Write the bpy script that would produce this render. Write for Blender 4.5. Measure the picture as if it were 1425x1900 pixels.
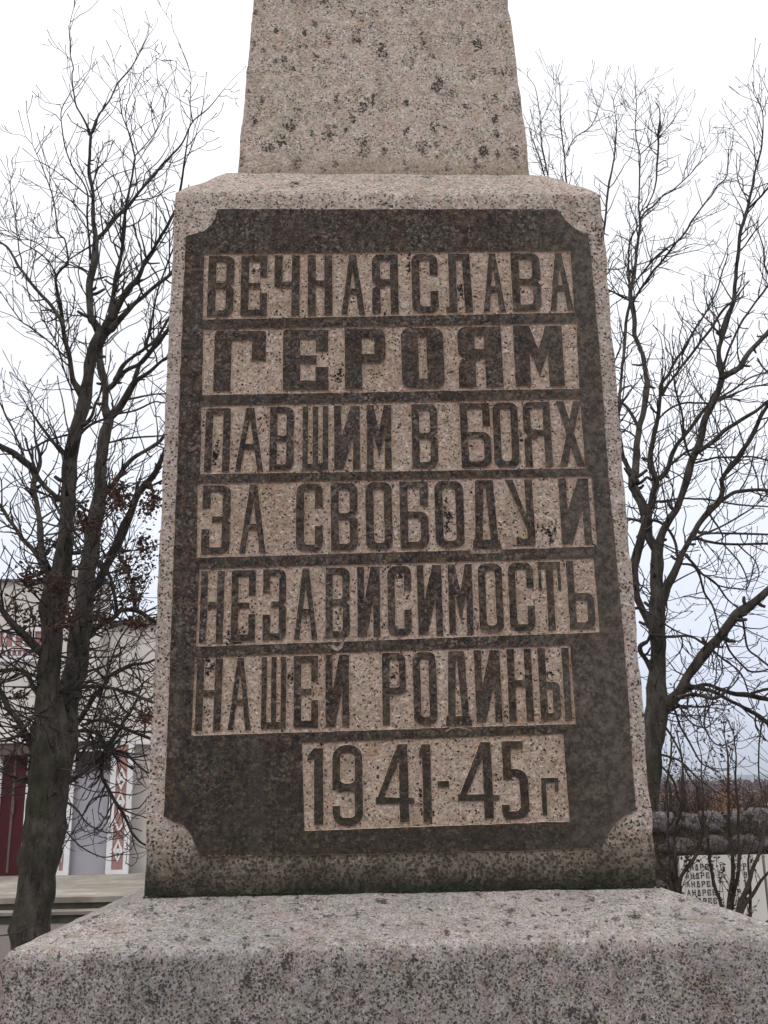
import bpy, bmesh, math, random
from mathutils import Vector, Matrix, noise
from mathutils.geometry import delaunay_2d_cdt
rad = math.radians
for o in list(bpy.data.objects): bpy.data.objects.remove(o)
SC = bpy.context.scene
COL = SC.collection

# ------------------------------------------------------------------ camera
F, CX, D, YAW, PITCH, ROLL = 1887.0, -0.1274, 2.509, 0.0386, 0.2677, -0.0158
CZ = 1.60
ZB = CZ - 0.2257            # bottom of the inscribed block
ZT = ZB + 1.8404            # its top edge
CAM = Vector((CX, -D, CZ))
_cy, _sy = math.cos(YAW), math.sin(YAW)
FW = Vector((_sy*math.cos(PITCH), _cy*math.cos(PITCH), math.sin(PITCH)))
_r = Vector((_cy, -_sy, 0)); _u = _r.cross(FW)
_cr, _sr = math.cos(ROLL), math.sin(ROLL)
RT = _cr*_r + _sr*_u
UP = _cr*_u - _sr*_r
cd = bpy.data.cameras.new('camera'); cam = bpy.data.objects.new('camera', cd); COL.objects.link(cam)
M = Matrix((RT, UP, -FW)).transposed().to_4x4(); M.translation = CAM
cam.matrix_world = M
cd.sensor_fit = 'VERTICAL'; cd.sensor_height = 36; cd.lens = 36*F/1900
cd.clip_start = 0.05; cd.clip_end = 12000
SC.camera = cam
SC.render.resolution_x, SC.render.resolution_y = 768, 1024

# ------------------------------------------------------------------ world, sun, exposure
W = bpy.data.worlds.new('World'); SC.world = W; W.use_nodes = True
nt = W.node_tree; nt.nodes.clear()
def wn(t, **k):
    n = nt.nodes.new(t)
    for a, b in k.items(): setattr(n, a, b)
    return n
SUN_EL, SUN_AZ = rad(48), rad(205)
sky = wn('ShaderNodeTexSky', sky_type='NISHITA', sun_disc=False, sun_elevation=SUN_EL, sun_rotation=SUN_AZ)
tc = wn('ShaderNodeTexCoord'); sx = wn('ShaderNodeSeparateXYZ')
nt.links.new(tc.outputs['Generated'], sx.inputs[0])
cr = wn('ShaderNodeValToRGB'); e = cr.color_ramp.elements
e[0].position = 0.0; e[0].color = (0.74, 0.79, 0.95, 1)
e[1].position = 0.95; e[1].color = (2.5, 2.5, 2.5, 1)
x = e.new(0.05); x.color = (0.76, 0.81, 0.98, 1)
x = e.new(0.13); x.color = (0.86, 0.91, 1.06, 1)
x = e.new(0.24); x.color = (0.98, 1.02, 1.12, 1)
x = e.new(0.40); x.color = (1.09, 1.10, 1.15, 1)
x = e.new(0.70); x.color = (1.20, 1.21, 1.24, 1)
nt.links.new(sx.outputs[2], cr.inputs[0])
nz = wn('ShaderNodeTexNoise'); nz.inputs['Scale'].default_value = 2.6; nz.inputs['Detail'].default_value = 3
mp = wn('ShaderNodeMapping'); mp.inputs['Scale'].default_value = (1, 1, 3)
nt.links.new(tc.outputs['Generated'], mp.inputs[0]); nt.links.new(mp.outputs[0], nz.inputs['Vector'])
mr = wn('ShaderNodeMapRange'); mr.inputs[1].default_value = .3; mr.inputs[2].default_value = .7
mr.inputs[3].default_value = 9.2; mr.inputs[4].default_value = 10.8
nt.links.new(nz.outputs[0], mr.inputs[0])
sc = wn('ShaderNodeVectorMath', operation='SCALE')
nt.links.new(cr.outputs[0], sc.inputs[0]); nt.links.new(mr.outputs[0], sc.inputs['Scale'])
mx = wn('ShaderNodeMix', data_type='RGBA'); mx.inputs[0].default_value = 0.92
nt.links.new(sky.outputs[0], mx.inputs[6]); nt.links.new(sc.outputs[0], mx.inputs[7])
bg = wn('ShaderNodeBackground'); bg.inputs[1].default_value = 0.1
wo = wn('ShaderNodeOutputWorld')
nt.links.new(mx.outputs[2], bg.inputs[0]); nt.links.new(bg.outputs[0], wo.inputs[0])
sl = bpy.data.lights.new('sun', 'SUN'); sl.energy = 0.6; sl.angle = rad(25); sl.color = (1, .95, .88)
so = bpy.data.objects.new('sun', sl); COL.objects.link(so)
sd = Vector((math.sin(SUN_AZ)*math.cos(SUN_EL), math.cos(SUN_AZ)*math.cos(SUN_EL), math.sin(SUN_EL)))
so.rotation_euler = sd.to_track_quat('Z', 'Y').to_euler(); so.location = (-4, -6, 12)
vs = SC.view_settings; SC.display_settings.display_device = 'sRGB'
vs.view_transform = 'Standard'; vs.look = 'None'; vs.gamma = 1; vs.exposure = 0.1

# ------------------------------------------------------------------ helpers
def ray(px, py):
    return (FW + RT*((px-712.5)/F) - UP*((py-950)/F))
def at(px, py, Y):
    d = ray(px, py); return CAM + d*((Y-CAM.y)/d.y)
def dep(P): return (P-CAM).dot(FW)

def mesh(name, V, Fc, mat, parent=None, smooth=False, mats=None, midx=None):
    me = bpy.data.meshes.new(name); me.from_pydata([tuple(v) for v in V], [], Fc)
    for m in (mats or [mat]): me.materials.append(m)
    if midx: me.polygons.foreach_set('material_index', midx)
    if smooth: me.polygons.foreach_set('use_smooth', [True]*len(me.polygons))
    me.update()
    o = bpy.data.objects.new(name, me); COL.objects.link(o)
    if parent:
        o.parent = parent
        me.transform(Matrix.Translation(-parent_base(parent)))
    return o
def parent_base(p):
    b = Vector((0, 0, 0))
    while p is not None:
        b += p.location; p = p.parent
    return b
def tag(o, label=None, cat=None, group=None, kind=None):
    if label: o['label'] = label
    if cat: o['category'] = cat
    if group: o['group'] = group
    if kind: o['kind'] = kind
    return o
def empty(name, loc, label, cat, group=None):
    o = bpy.data.objects.new(name, None); COL.objects.link(o); o.location = loc; o.empty_display_size = .2
    return tag(o, label, cat, group)
def origin_to(o, base):
    o.data.transform(Matrix.Translation(-Vector(base))); o.location = base

class MB:
    def __init__(s): s.V = []; s.F = []; s.I = []
    def add(s, V, Fc, mi=0):
        b = len(s.V); s.V += [Vector(v) for v in V]; s.F += [tuple(i+b for i in f) for f in Fc]; s.I += [mi]*len(Fc)
    def box(s, x0, x1, y0, y1, z0, z1, mi=0):
        V = [(x, y, z) for z in (z0, z1) for y in (y0, y1) for x in (x0, x1)]
        s.add(V, [(0,2,3,1), (4,5,7,6), (0,1,5,4), (2,6,7,3), (0,4,6,2), (1,3,7,5)], mi)
    def tube(s, P, R, n=6, cap=True, mi=0):
        P = [Vector(p) for p in P]
        if len(P) < 2: return
        b = len(s.V); t = (P[1]-P[0]).normalized()
        a = Vector((0, 0, 1)) if abs(t.z) < .9 else Vector((1, 0, 0))
        nn = t.cross(a).normalized()
        for i, p in enumerate(P):
            if i: 
                t = (P[min(i+1, len(P)-1)]-P[i-1])
                if t.length < 1e-9: t = Vector((0, 0, 1))
                t.normalize()
            nn = (nn - t*nn.dot(t))
            if nn.length < 1e-6: nn = t.orthogonal()
            nn.normalize(); bb = t.cross(nn)
            for k in range(n):
                an = 2*math.pi*k/n
                s.V.append(p + (nn*math.cos(an)+bb*math.sin(an))*R[i])
        for i in range(len(P)-1):
            for k in range(n):
                s.F.append((b+i*n+k, b+i*n+(k+1) % n, b+(i+1)*n+(k+1) % n, b+(i+1)*n+k)); s.I.append(mi)
        if cap:
            e = b+(len(P)-1)*n
            s.F.append(tuple(range(e, e+n))); s.I.append(mi)
            s.F.append(tuple(range(b+n-1, b-1, -1))); s.I.append(mi)
    def build(s, name, mat, parent=None, smooth=False, mats=None):
        return mesh(name, s.V, s.F, mat, parent, smooth, mats, s.I if mats else None)

# ------------------------------------------------------------------ materials
class NT:
    def __init__(s, name):
        s.m = bpy.data.materials.new(name); s.m.use_nodes = True; s.t = s.m.node_tree; s.t.nodes.clear()
        s.out = s.t.nodes.new('ShaderNodeOutputMaterial'); s.b = s.t.nodes.new('ShaderNodeBsdfPrincipled')
        s.t.links.new(s.b.outputs[0], s.out.inputs[0])
        s.tc = s.t.nodes.new('ShaderNodeTexCoord'); s.co = s.tc.outputs['Object']
    def n(s, ty, ins=None, **k):
        n = s.t.nodes.new(ty)
        for a, b in k.items(): setattr(n, a, b)
        for a, b in (ins or {}).items(): s.set(n.inputs[a], b)
        return n
    def set(s, sock, v):
        if isinstance(v, bpy.types.NodeSocket): s.t.links.new(v, sock)
        else: sock.default_value = v
    def map(s, scale, co=None, loc=(0, 0, 0), rot=(0, 0, 0)):
        return s.n('ShaderNodeMapping', {0: co or s.co, 1: loc, 2: rot, 3: scale}).outputs[0]
    def noise(s, sc, det=3, rough=.5, co=None):
        return s.n('ShaderNodeTexNoise', {'Vector': co or s.co, 'Scale': sc, 'Detail': det, 'Roughness': rough})
    def vor(s, sc, co=None, feat='F1'):
        return s.n('ShaderNodeTexVoronoi', {'Vector': co or s.co, 'Scale': sc}, feature=feat)
    def rng(s, v, a, b, c=0., d=1., sm=True):
        n = s.n('ShaderNodeMapRange', {0: v, 1: a, 2: b, 3: c, 4: d})
        if sm: n.interpolation_type = 'SMOOTHSTEP'
        return n.outputs[0]
    def ramp(s, v, stops, const=False):
        n = s.n('ShaderNodeValToRGB', {0: v}); e = n.color_ramp.elements
        if const: n.color_ramp.interpolation = 'CONSTANT'
        e[0].position, e[0].color = stops[0][0], (*stops[0][1], 1)
        e[1].position, e[1].color = stops[-1][0], (*stops[-1][1], 1)
        for p, c in stops[1:-1]:
            q = e.new(p); q.color = (*c, 1)
        return n.outputs[0]
    def mix(s, f, a, b, mode='MIX'):
        n = s.n('ShaderNodeMix', data_type='RGBA'); n.blend_type = mode
        s.set(n.inputs[0], f)
        for i, v in ((6, a), (7, b)):
            s.set(n.inputs[i], (*v, 1) if isinstance(v, tuple) and len(v) == 3 else v)
        return n.outputs[2]
    def math(s, op, a, b=0.):
        return s.n('ShaderNodeMath', {0: a, 1: b}, operation=op).outputs[0]
    def fin(s, col, rough=.8, bump=None, dist=.01, strength=.5, spec=.3):
        s.set(s.b.inputs['Base Color'], (*col, 1) if isinstance(col, tuple) and len(col) == 3 else col)
        s.set(s.b.inputs['Roughness'], rough); s.b.inputs['Specular IOR Level'].default_value = spec
        if bump is not None:
            bn = s.n('ShaderNodeBump', {'Strength': strength, 'Distance': dist, 'Height': bump})
            s.t.links.new(bn.outputs[0], s.b.inputs['Normal'])
        return s.m

def granite(name, tone=(1, 1, 1), grain=150., blotch=.8, blotch_sc=17., stain=None, dark=.8, rough_bump=.6, blotch_z=.6, grime=None, share=.45):
    """pinkish speckled granite; stain = (z_dark, z_clear, colour, amount) soiled zones with ragged edges; grime = (z_dark, z_clear, amount) lichen"""
    g = NT(name)
    wob = g.noise(grain*1.1, 1, .5)
    wsc = g.n('ShaderNodeVectorMath', {0: wob.outputs['Color']}, operation='SCALE'); wsc.inputs['Scale'].default_value = 1.7/grain
    cw = g.n('ShaderNodeVectorMath', {0: g.co, 1: wsc.outputs[0]}, operation='ADD').outputs[0]
    sep = lambda o: g.n('ShaderNodeSeparateColor', {0: o})
    v1 = sep(g.vor(grain, cw).outputs['Color'])
    T = lambda c: tuple(a*b for a, b in zip(c, tone))
    base = g.ramp(v1.outputs[0], [(0, T((.40, .34, .315))), (.2, T((.47, .39, .35))), (.4, T((.385, .355, .34))),
                                  (.58, T((.48, .43, .40))), (.78, T((.34, .295, .28))), (.91, T((.57, .53, .50)))], True)
    # cloudy tone, greenish / pinkish / ochre drifts
    big = g.noise(3.2, 4, .6); base = g.mix(g.rng(big.outputs[0], .38, .66, 0, .55), base, g.mix(1., base, T((.80, .83, .86)), 'MULTIPLY'))
    wide = g.noise(26, 3, .6); base = g.mix(g.rng(wide.outputs[0], .42, .7, 0, .7), base, g.mix(1., base, (.80, .72, .68), 'MULTIPLY'))
    w2 = g.noise(34, 3, .6, g.map((1, 1, 1), loc=(4, 9, 2))); base = g.mix(g.rng(w2.outputs[0], .48, .66, 0, .9), base, g.mix(1., base, (.84, .93, .82), 'MULTIPLY'))
    w3 = g.noise(18, 4, .65, g.map((1, 1, 1), loc=(14, 1, 7))); base = g.mix(g.rng(w3.outputs[0], .56, .72, 0, .55), base, g.mix(1., base, (1.0, .80, .66), 'MULTIPLY'))
    w4 = g.noise(11, 5, .7, g.map((1, 1, 1), loc=(1, 21, 5))); base = g.mix(g.rng(w4.outputs[0], .50, .70, 0, .8), base, g.mix(1., base, (.94, .85, .83), 'MULTIPLY'))
    drip = g.noise(19, 4, .7, g.map((1, 1, .09))).outputs[0]
    base = g.mix(g.rng(drip, .54, .70, 0, .6), base, g.mix(1., base, (.72, .70, .66), 'MULTIPLY'))
    # blotches: clusters where most grains are black (mica, lichen)
    bm = g.map((1, 1, blotch_z)); vb = g.vor(blotch_sc, bm); sb = sep(vb.outputs['Color'])
    edge = g.math('ADD', vb.outputs['Distance'], g.math('MULTIPLY', g.math('SUBTRACT', g.noise(grain*.30, 3, .7).outputs[0], .5), 1.5))
    bl = g.math('MULTIPLY', g.rng(edge, .36, .12), g.rng(sb.outputs[0], share, share+.15))
    bl = g.math('MULTIPLY', bl, g.rng(sb.outputs[1], 0, 1, .3, 1))
    vs_ = g.vor(blotch_sc*1.9, g.map((1, 1, blotch_z*.9), loc=(3, 3, 3))); ss = sep(vs_.outputs['Color'])
    e2 = g.math('ADD', vs_.outputs['Distance'], g.math('MULTIPLY', g.math('SUBTRACT', g.noise(grain*.35, 3, .7).outputs[0], .5), 1.3))
    bl = g.math('MAXIMUM', bl, g.math('MULTIPLY', g.math('MULTIPLY', g.rng(e2, .36, .12), g.rng(ss.outputs[0], share+.2, share+.3)), .85))
    lic = bl
    rg = g.noise(7., 4, .65); z = g.n('ShaderNodeSeparateXYZ', {0: g.co}).outputs[2]
    fz = g.noise(60, 3, .7)
    def zone(zd, zc, am, k=1.):
        zz = g.math('ADD', z, g.math('MULTIPLY', g.math('SUBTRACT', rg.outputs[0], .5), abs(zd-zc)*1.5*k))
        zz = g.math('ADD', zz, g.math('MULTIPLY', g.math('SUBTRACT', fz.outputs[0], .5), abs(zd-zc)*.9*k))
        return g.rng(zz, zc, zd, 0, am)
    if grime:
        for gz in grime:
            cl = g.rng(g.noise(24, 4, .7, g.map((1, 1, .7))).outputs[0], .36, .66, .25, 1)
            lic = g.math('MAXIMUM', lic, g.math('MULTIPLY', zone(*gz), cl))
    # dark grains; more of them inside blotches and grime
    v2 = g.vor(grain*.80, cw); s2 = sep(v2.outputs['Color'])
    t2 = g.math('ADD', g.math('ADD', s2.outputs[1], g.math('MULTIPLY', lic, .62)), g.math('MULTIPLY', g.math('SUBTRACT', g.noise(22, 3, .7, g.map((1, 1, 1), loc=(5, 2, 9))).outputs[0], .5), .75))
    dk = g.math('MULTIPLY', g.rng(t2, .55, .66), g.rng(g.math('SUBTRACT', v2.outputs['Distance'], g.math('MULTIPLY', lic, .28)), .44, .26))
    v3 = g.vor(grain*1.7, cw); s3 = sep(v3.outputs['Color'])
    t3 = g.math('ADD', s3.outputs[2], g.math('MULTIPLY', lic, .4))
    dk2 = g.rng(t3, .86, .93)
    base = g.mix(g.math('MULTIPLY', lic, .42*blotch), base, (.10, .095, .082))
    base = g.mix(g.math('MULTIPLY', dk2, dark*.75), base, (.075, .060, .055))
    base = g.mix(g.math('MULTIPLY', dk, min(1, dark*1.15)), base, (.014, .012, .012))
    if stain:
        for zd, zc, c, am in stain: base = g.mix(zone(zd, zc, am), base, c)
    h = g.math('ADD', g.noise(grain*.6, 3, .7).outputs[0], g.math('MULTIPLY', g.noise(38, 3, .6).outputs[0], 1.4))
    h = g.math('SUBTRACT', h, g.math('MULTIPLY', dk, .9))
    return g.fin(base, .9, h, .006, rough_bump, .15)

def stone_dark():
    g = NT('panel_polished')
    n1 = g.noise(13, 5, .7).outputs[0]; n2 = g.noise(190, 2, .6).outputs[0]; n3 = g.noise(2.3, 3, .6).outputs[0]
    c = g.ramp(n1, [(.25, (.014, .013, .013)), (.40, (.026, .021, .020)), (.50, (.052, .030, .021)), (.58, (.040, .036, .030)), (.68, (.072, .050, .036)), (.8, (.095, .085, .075))])
    hu = g.noise(8, 5, .75, g.map((1, 1, 1), loc=(31, 3, 8))).outputs[0]
    c = g.mix(g.rng(hu, .50, .66, 0, .65), c, (.034, .042, .036)); c = g.mix(g.rng(hu, .48, .34, 0, .6), c, (.068, .038, .026))
    c = g.mix(g.rng(n3, .35, .65, 0, .35), c, (.044, .040, .036))
    nb = g.noise(19, 5, .75, g.map((1, 1, .6), loc=(7, 3, 1))).outputs[0]
    c = g.mix(g.rng(nb, .54, .74, 0, .75), c, (.095, .085, .074))
    gr = g.noise(60, 4, .75, g.map((1, 1, 1), loc=(2, 5, 8))).outputs[0]
    c = g.mix(g.rng(gr, .50, .66, 0, .75), c, (.125, .088, .06))
    c = g.mix(g.rng(gr, .48, .34, 0, .8), c, (.010, .010, .011))
    c = g.mix(g.rng(n2, .54, .70, 0, .75), c, (.15, .135, .12))
    cv = g.vor(170); cs = g.n('ShaderNodeSeparateColor', {0: cv.outputs['Color']})
    c = g.mix(g.math('MULTIPLY', g.rng(cs.outputs[0], .72, .86, 0, .75), g.rng(g.noise(9, 4, .7, g.map((1, 1, 1), loc=(9, 9, 1))).outputs[0], .40, .62, .12, 1)), c, (.17, .145, .125))
    c = g.mix(g.rng(cs.outputs[1], .80, .88, 0, .6), c, (.010, .009, .009))
    v = g.vor(30); vc = g.n('ShaderNodeSeparateColor', {0: v.outputs['Color']}).outputs[0]
    ds = g.math('ADD', v.outputs['Distance'], g.math('MULTIPLY', g.math('SUBTRACT', g.noise(120, 3, .7).outputs[0], .5), .5))
    c = g.mix(g.math('MULTIPLY', g.rng(ds, .16, .02), g.rng(vc, .55, .7, 0, .6)), c, (.26, .22, .18))
    # darker towards the bottom, with ochre lichen flecks
    s = g.n('ShaderNodeSeparateXYZ', {0: g.co})
    z = g.math('ADD', s.outputs[2], g.math('MULTIPLY', n1, .35))
    c = g.mix(g.rng(z, ZB+.66, ZB+.30, 0, .55), c, (.026, .023, .017))
    oc = g.noise(34, 4, .75, g.map((1, 1, 2.2), rot=(0, rad(25), 0))).outputs[0]
    c = g.mix(g.math('MULTIPLY', g.rng(oc, .55, .74), g.rng(z, ZB+.9, ZB+.45, .12, .7)), c, (.14, .10, .05))
    # streaks washed down the face
    stz = g.noise(16, 3, .6, g.map((1, 1, .06))).outputs[0]
    c = g.mix(g.rng(stz, .56, .68, 0, .14), c, (.105, .095, .085))
    xs = g.math('ADD', s.outputs[0], g.math('MULTIPLY', g.math('SUBTRACT', n1, .5), .35))
    c = g.mix(g.rng(xs, .30, .52, 0, .5), c, g.mix(g.rng(gr, .4, .6), (.060, .054, .046), (.135, .115, .095)))
    return g.fin(c, .78, g.noise(90, 4, .6).outputs[0], .003, .5, .12)

def simple(name, stops, sc=6, rough=.85, bump=.3, bsc=30, dist=.01, spec=.25, stretch=(1, 1, 1), det=4):
    g = NT(name); n = g.noise(sc, det, .6, g.map(stretch)).outputs[0]
    return g.fin(g.ramp(n, stops), rough, g.noise(bsc, 4, .65, g.map(stretch)).outputs[0], dist, bump, spec)

def bark(name, c1, c2, moss):
    g = NT(name)
    n = g.noise(9, 5, .65, g.map((1, 1, .3))).outputs[0]; m = g.noise(3.1, 4, .65).outputs[0]
    c = g.ramp(n, [(.34, c1), (.62, c2)])
    c = g.mix(g.rng(g.noise(15, 5, .75, g.map((1, 1, .45), loc=(3, 3, 3))).outputs[0], .50, .36, 0, .8), c, (.013, .011, .010))
    z = g.n('ShaderNodeSeparateXYZ', {0: g.co}).outputs[2]
    mm = g.math('MULTIPLY', g.rng(m, .42, .62), g.rng(z, 4.5, 1.5, .15, 1))
    c = g.mix(g.math('MULTIPLY', mm, .65), c, moss)
    c = g.mix(g.math('MULTIPLY', g.rng(g.noise(40, 3).outputs[0], .6, .72), .5), c, (.13, .125, .11))
    h = g.noise(34, 5, .7, g.map((1, 1, .22))).outputs[0]
    return g.fin(c, .92, h, .03, .8, .15)

GR_BLOCK = granite('granite_block', (1.03, .99, .945), 165, .8, 15, share=.72,
    stain=[(ZB+.07, ZB+.18, (.085, .068, .045), .62), (ZB-.01, ZB+.09, (.018, .019, .012), .93)], grime=[(ZB+.05, ZB+.16, .8)])
GR_BAND = granite('granite_cut_face', (1.0, .90, .80), 165, .7, 15, dark=.85, rough_bump=.8, share=.72)
GR_SHAFT = granite('granite_shaft', (1.13, 1.09, 1.03), 190, .9, 17, dark=.74, share=.34,
    stain=[(ZT+.14, ZT+.27, (.24, .18, .125), .55)], blotch_z=.65)
GR_CAP = granite('granite_base', (1.0, 1.0, 1.0), 165, .8, 19, dark=.75, share=.55, grime=[(1.2, 1.262, .0)])
g_ = NT('cut_edge'); GR_EDGE = g_.fin(g_.ramp(g_.noise(140, 3, .7).outputs[0], [(.3, (.17, .09, .06)), (.46, (.34, .235, .17)), (.58, (.48, .40, .31)), (.72, (.60, .52, .42))]), .9, g_.noise(120).outputs[0], .003, .5)
PANEL = stone_dark()

# ------------------------------------------------------------------ monument
mon = empty('memorial_obelisk', (0, 0, 0), 'pinkish grey speckled granite obelisk on a wide base, with a dark inscribed panel', 'monument')
def frustum(name, rings, cell, amp, mat, chip=.004, parent=mon, capt=True):
    """rings = [(x0,x1,y0,y1,z)...] bottom to top; gridded, welded, roughened"""
    V = []; Fc = []; key = {}
    def vid(p):
        k = (round(p.x, 5), round(p.y, 5), round(p.z, 5))
        if k not in key: key[k] = len(V); V.append(p.copy())
        return key[k]
    nx = max(1, round(max(r[1]-r[0] for r in rings)/cell)); ny = max(1, round(max(r[3]-r[2] for r in rings)/cell))
    cor = lambda r: [Vector((r[i], r[j], r[4])) for i, j in ((0, 2), (1, 2), (1, 3), (0, 3))]
    def patch(p0, p1, p2, p3, nu, nv):
        ids = [[vid((p0.lerp(p1, i/nu)).lerp(p3.lerp(p2, i/nu), j/nv)) for i in range(nu+1)] for j in range(nv+1)]
        for j in range(nv):
            for i in range(nu): Fc.append((ids[j][i], ids[j][i+1], ids[j+1][i+1], ids[j+1][i]))
    for a, b in zip(rings, rings[1:]):
        A, B = cor(a), cor(b); nv = max(1, round(max((A[k]-B[k]).length for k in range(4))/cell))
        for i in range(4): patch(A[i], A[(i+1) % 4], B[(i+1) % 4], B[i], nx if i in (0, 2) else ny, nv)
    if capt: T = cor(rings[-1]); patch(T[0], T[1], T[2], T[3], nx, ny)
    cx, cy = (rings[0][0]+rings[0][1])/2, (rings[0][2]+rings[0][3])/2
    out = []
    for p in V:
        for a, b in zip(rings, rings[1:]):
            if p.z <= b[4]+1e-6: break
        f = (p.z-a[4])/(b[4]-a[4])
        ex0, ex1, ey0, ey1 = (a[k]+(b[k]-a[k])*f for k in range(4))
        dx = min(p.x-ex0, ex1-p.x); dy = min(p.y-ey0, ey1-p.y); dz = min([abs(p.z-r[4]) for r in rings])
        d3 = sorted((dx, dy, dz)); e = max(0, 1-(d3[0]+d3[1])/(cell*1.6))
        nv = noise.noise_vector(p*38)*amp + noise.noise_vector(p*9)*amp*.8
        c = chip*e*(0.35+max(0, noise.noise(p*14)+.2)*1.6)
        out.append(p+nv - Vector((math.copysign(c, p.x-cx) if dx < cell else 0, math.copysign(c, p.y-cy) if dy < cell else 0, 0)))
    o = mesh(name, out, Fc, mat, parent, True)
    o.data.set_sharp_from_angle(angle=rad(30))
    return o
HW = .6
blk = frustum('inscribed_block', [(-HW+d, HW-d, d, 2*HW-d, z) for d, z in ((0, ZB), (0, ZT), (.022, ZT+.029), (.125, ZT+.146), (.150, ZT+.156))], .0125, .0012, GR_BLOCK)
IN, BH = .150, .156
# shaft: solve its half widths from the photograph at two heights
S0 = IN+.002
za = ZT+BH
xl, xr = at(438, 321, S0).x, at(988, 326, S0).x
# front face leans back while it narrows at the same rate: find taper k with left/right edges at y=0 of the photo
def top_err(k):
    # point where front plane (y=S0+k*h) meets the ray through (x,0)
    d = ray(466, 0); t0 = (S0-k*za-CAM.y+k*CAM.z)/(d.y-k*d.z); P = CAM+d*t0
    d = ray(943, 0); t1 = (S0-k*za-CAM.y+k*CAM.z)/(d.y-k*d.z); Q = CAM+d*t1
    return (xr-xl)-2*k*(P.z-za) - (Q.x-P.x)
lo, hi = 0., .3
for _ in range(40):
    mid = (lo+hi)/2
    if top_err(mid) > 0: lo = mid
    else: hi = mid
K = (lo+hi)/2
print('shaft', xl, xr, 'taper', K, 'za', za, 'zb', ZB, 'zt', ZT)
SX = (xr-xl)/2; SCX = (xl+xr)/2; HS = 2.3
S1 = 2*HW-S0
frustum('shaft', [(xl, xr, S0, S1, za-.012), (xl+K*HS, xr-K*HS, S0+K*HS, S1-K*HS, za+HS)], .0145, .0016, GR_SHAFT, .005)
zt2 = za+HS
frustum('pyramid_tip', [(xl+K*HS, xr-K*HS, S0+K*HS, S1-K*HS, zt2), (SCX-.02, SCX+.02, HW-.02, HW+.02, zt2+.42)], .03, .0012, GR_SHAFT)
# base with sloped top: fitted to the photographed edge
OV = .243
c0 = at(3, 1768, -OV); c1 = at(1425, 1737, -OV)
print('base edge', c0, c1)
BZ = (c0.z+c1.z)/2; bx0 = c0.x; bx1 = -bx0 + .0
BZ0 = 0.34
GR_BASE = granite('granite_base_dark', (.86, .875, .885), 225, .8, 21, dark=.66, share=.36, grime=[(BZ-.03, BZ+.0, .58)])
full = (bx0, bx1, -OV, 2*HW+OV)
ins = lambda d, z: (bx0+d, bx1-d, -OV+d, 2*HW+OV-d, z)
# a gently hollowed, worn slope, its lower arris rounded by use
frustum('base_block', [(*full, BZ0), (*full, BZ-.014), ins(.003, BZ-.005), ins(.012, BZ+.003), (-HW-.012, HW+.012, -.012, 2*HW+.012, ZB-.004)], .0125, .0018, GR_BASE, .003)
frustum('bottom_step', [(bx0-.18, bx1+.18, -OV-.18, 2*HW+OV+.18, -.02), (bx0-.18, bx1+.18, -OV-.18, 2*HW+OV+.18, BZ0)], .06, .002, GR_BASE)

# moss and dirt lying in the joint under the block
g_ = NT('moss'); MOSS = g_.fin(g_.ramp(g_.noise(90, 4, .7).outputs[0], [(.35, (.012, .014, .008)), (.6, (.035, .05, .018)), (.8, (.06, .08, .03))]), .95, g_.noise(150).outputs[0], .01, .9)
R = random.Random(4)
mb = MB()
for i in range(520):
    x = -HW + 2*HW*R.random(); w = .5+noise.noise(Vector((x*5, 0, 0)))
    if R.random() > w + .25: continue
    y = -.002-R.random()*.006; z = ZB-.004+R.random()*.010*max(.2, w)
    a = R.uniform(0, 6.28); l = R.uniform(.003, .008)
    mb.tube([(x, y, z), (x+math.cos(a)*l, y-.003*R.random(), z+abs(math.sin(a))*l*.6+.001)], [.0022*R.random()+.001, .0006], 4)
mb.box(-HW+.01, HW-.01, .004, .02, ZB-.008, ZB+.004)
mb.build('moss', MOSS, mon)

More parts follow.
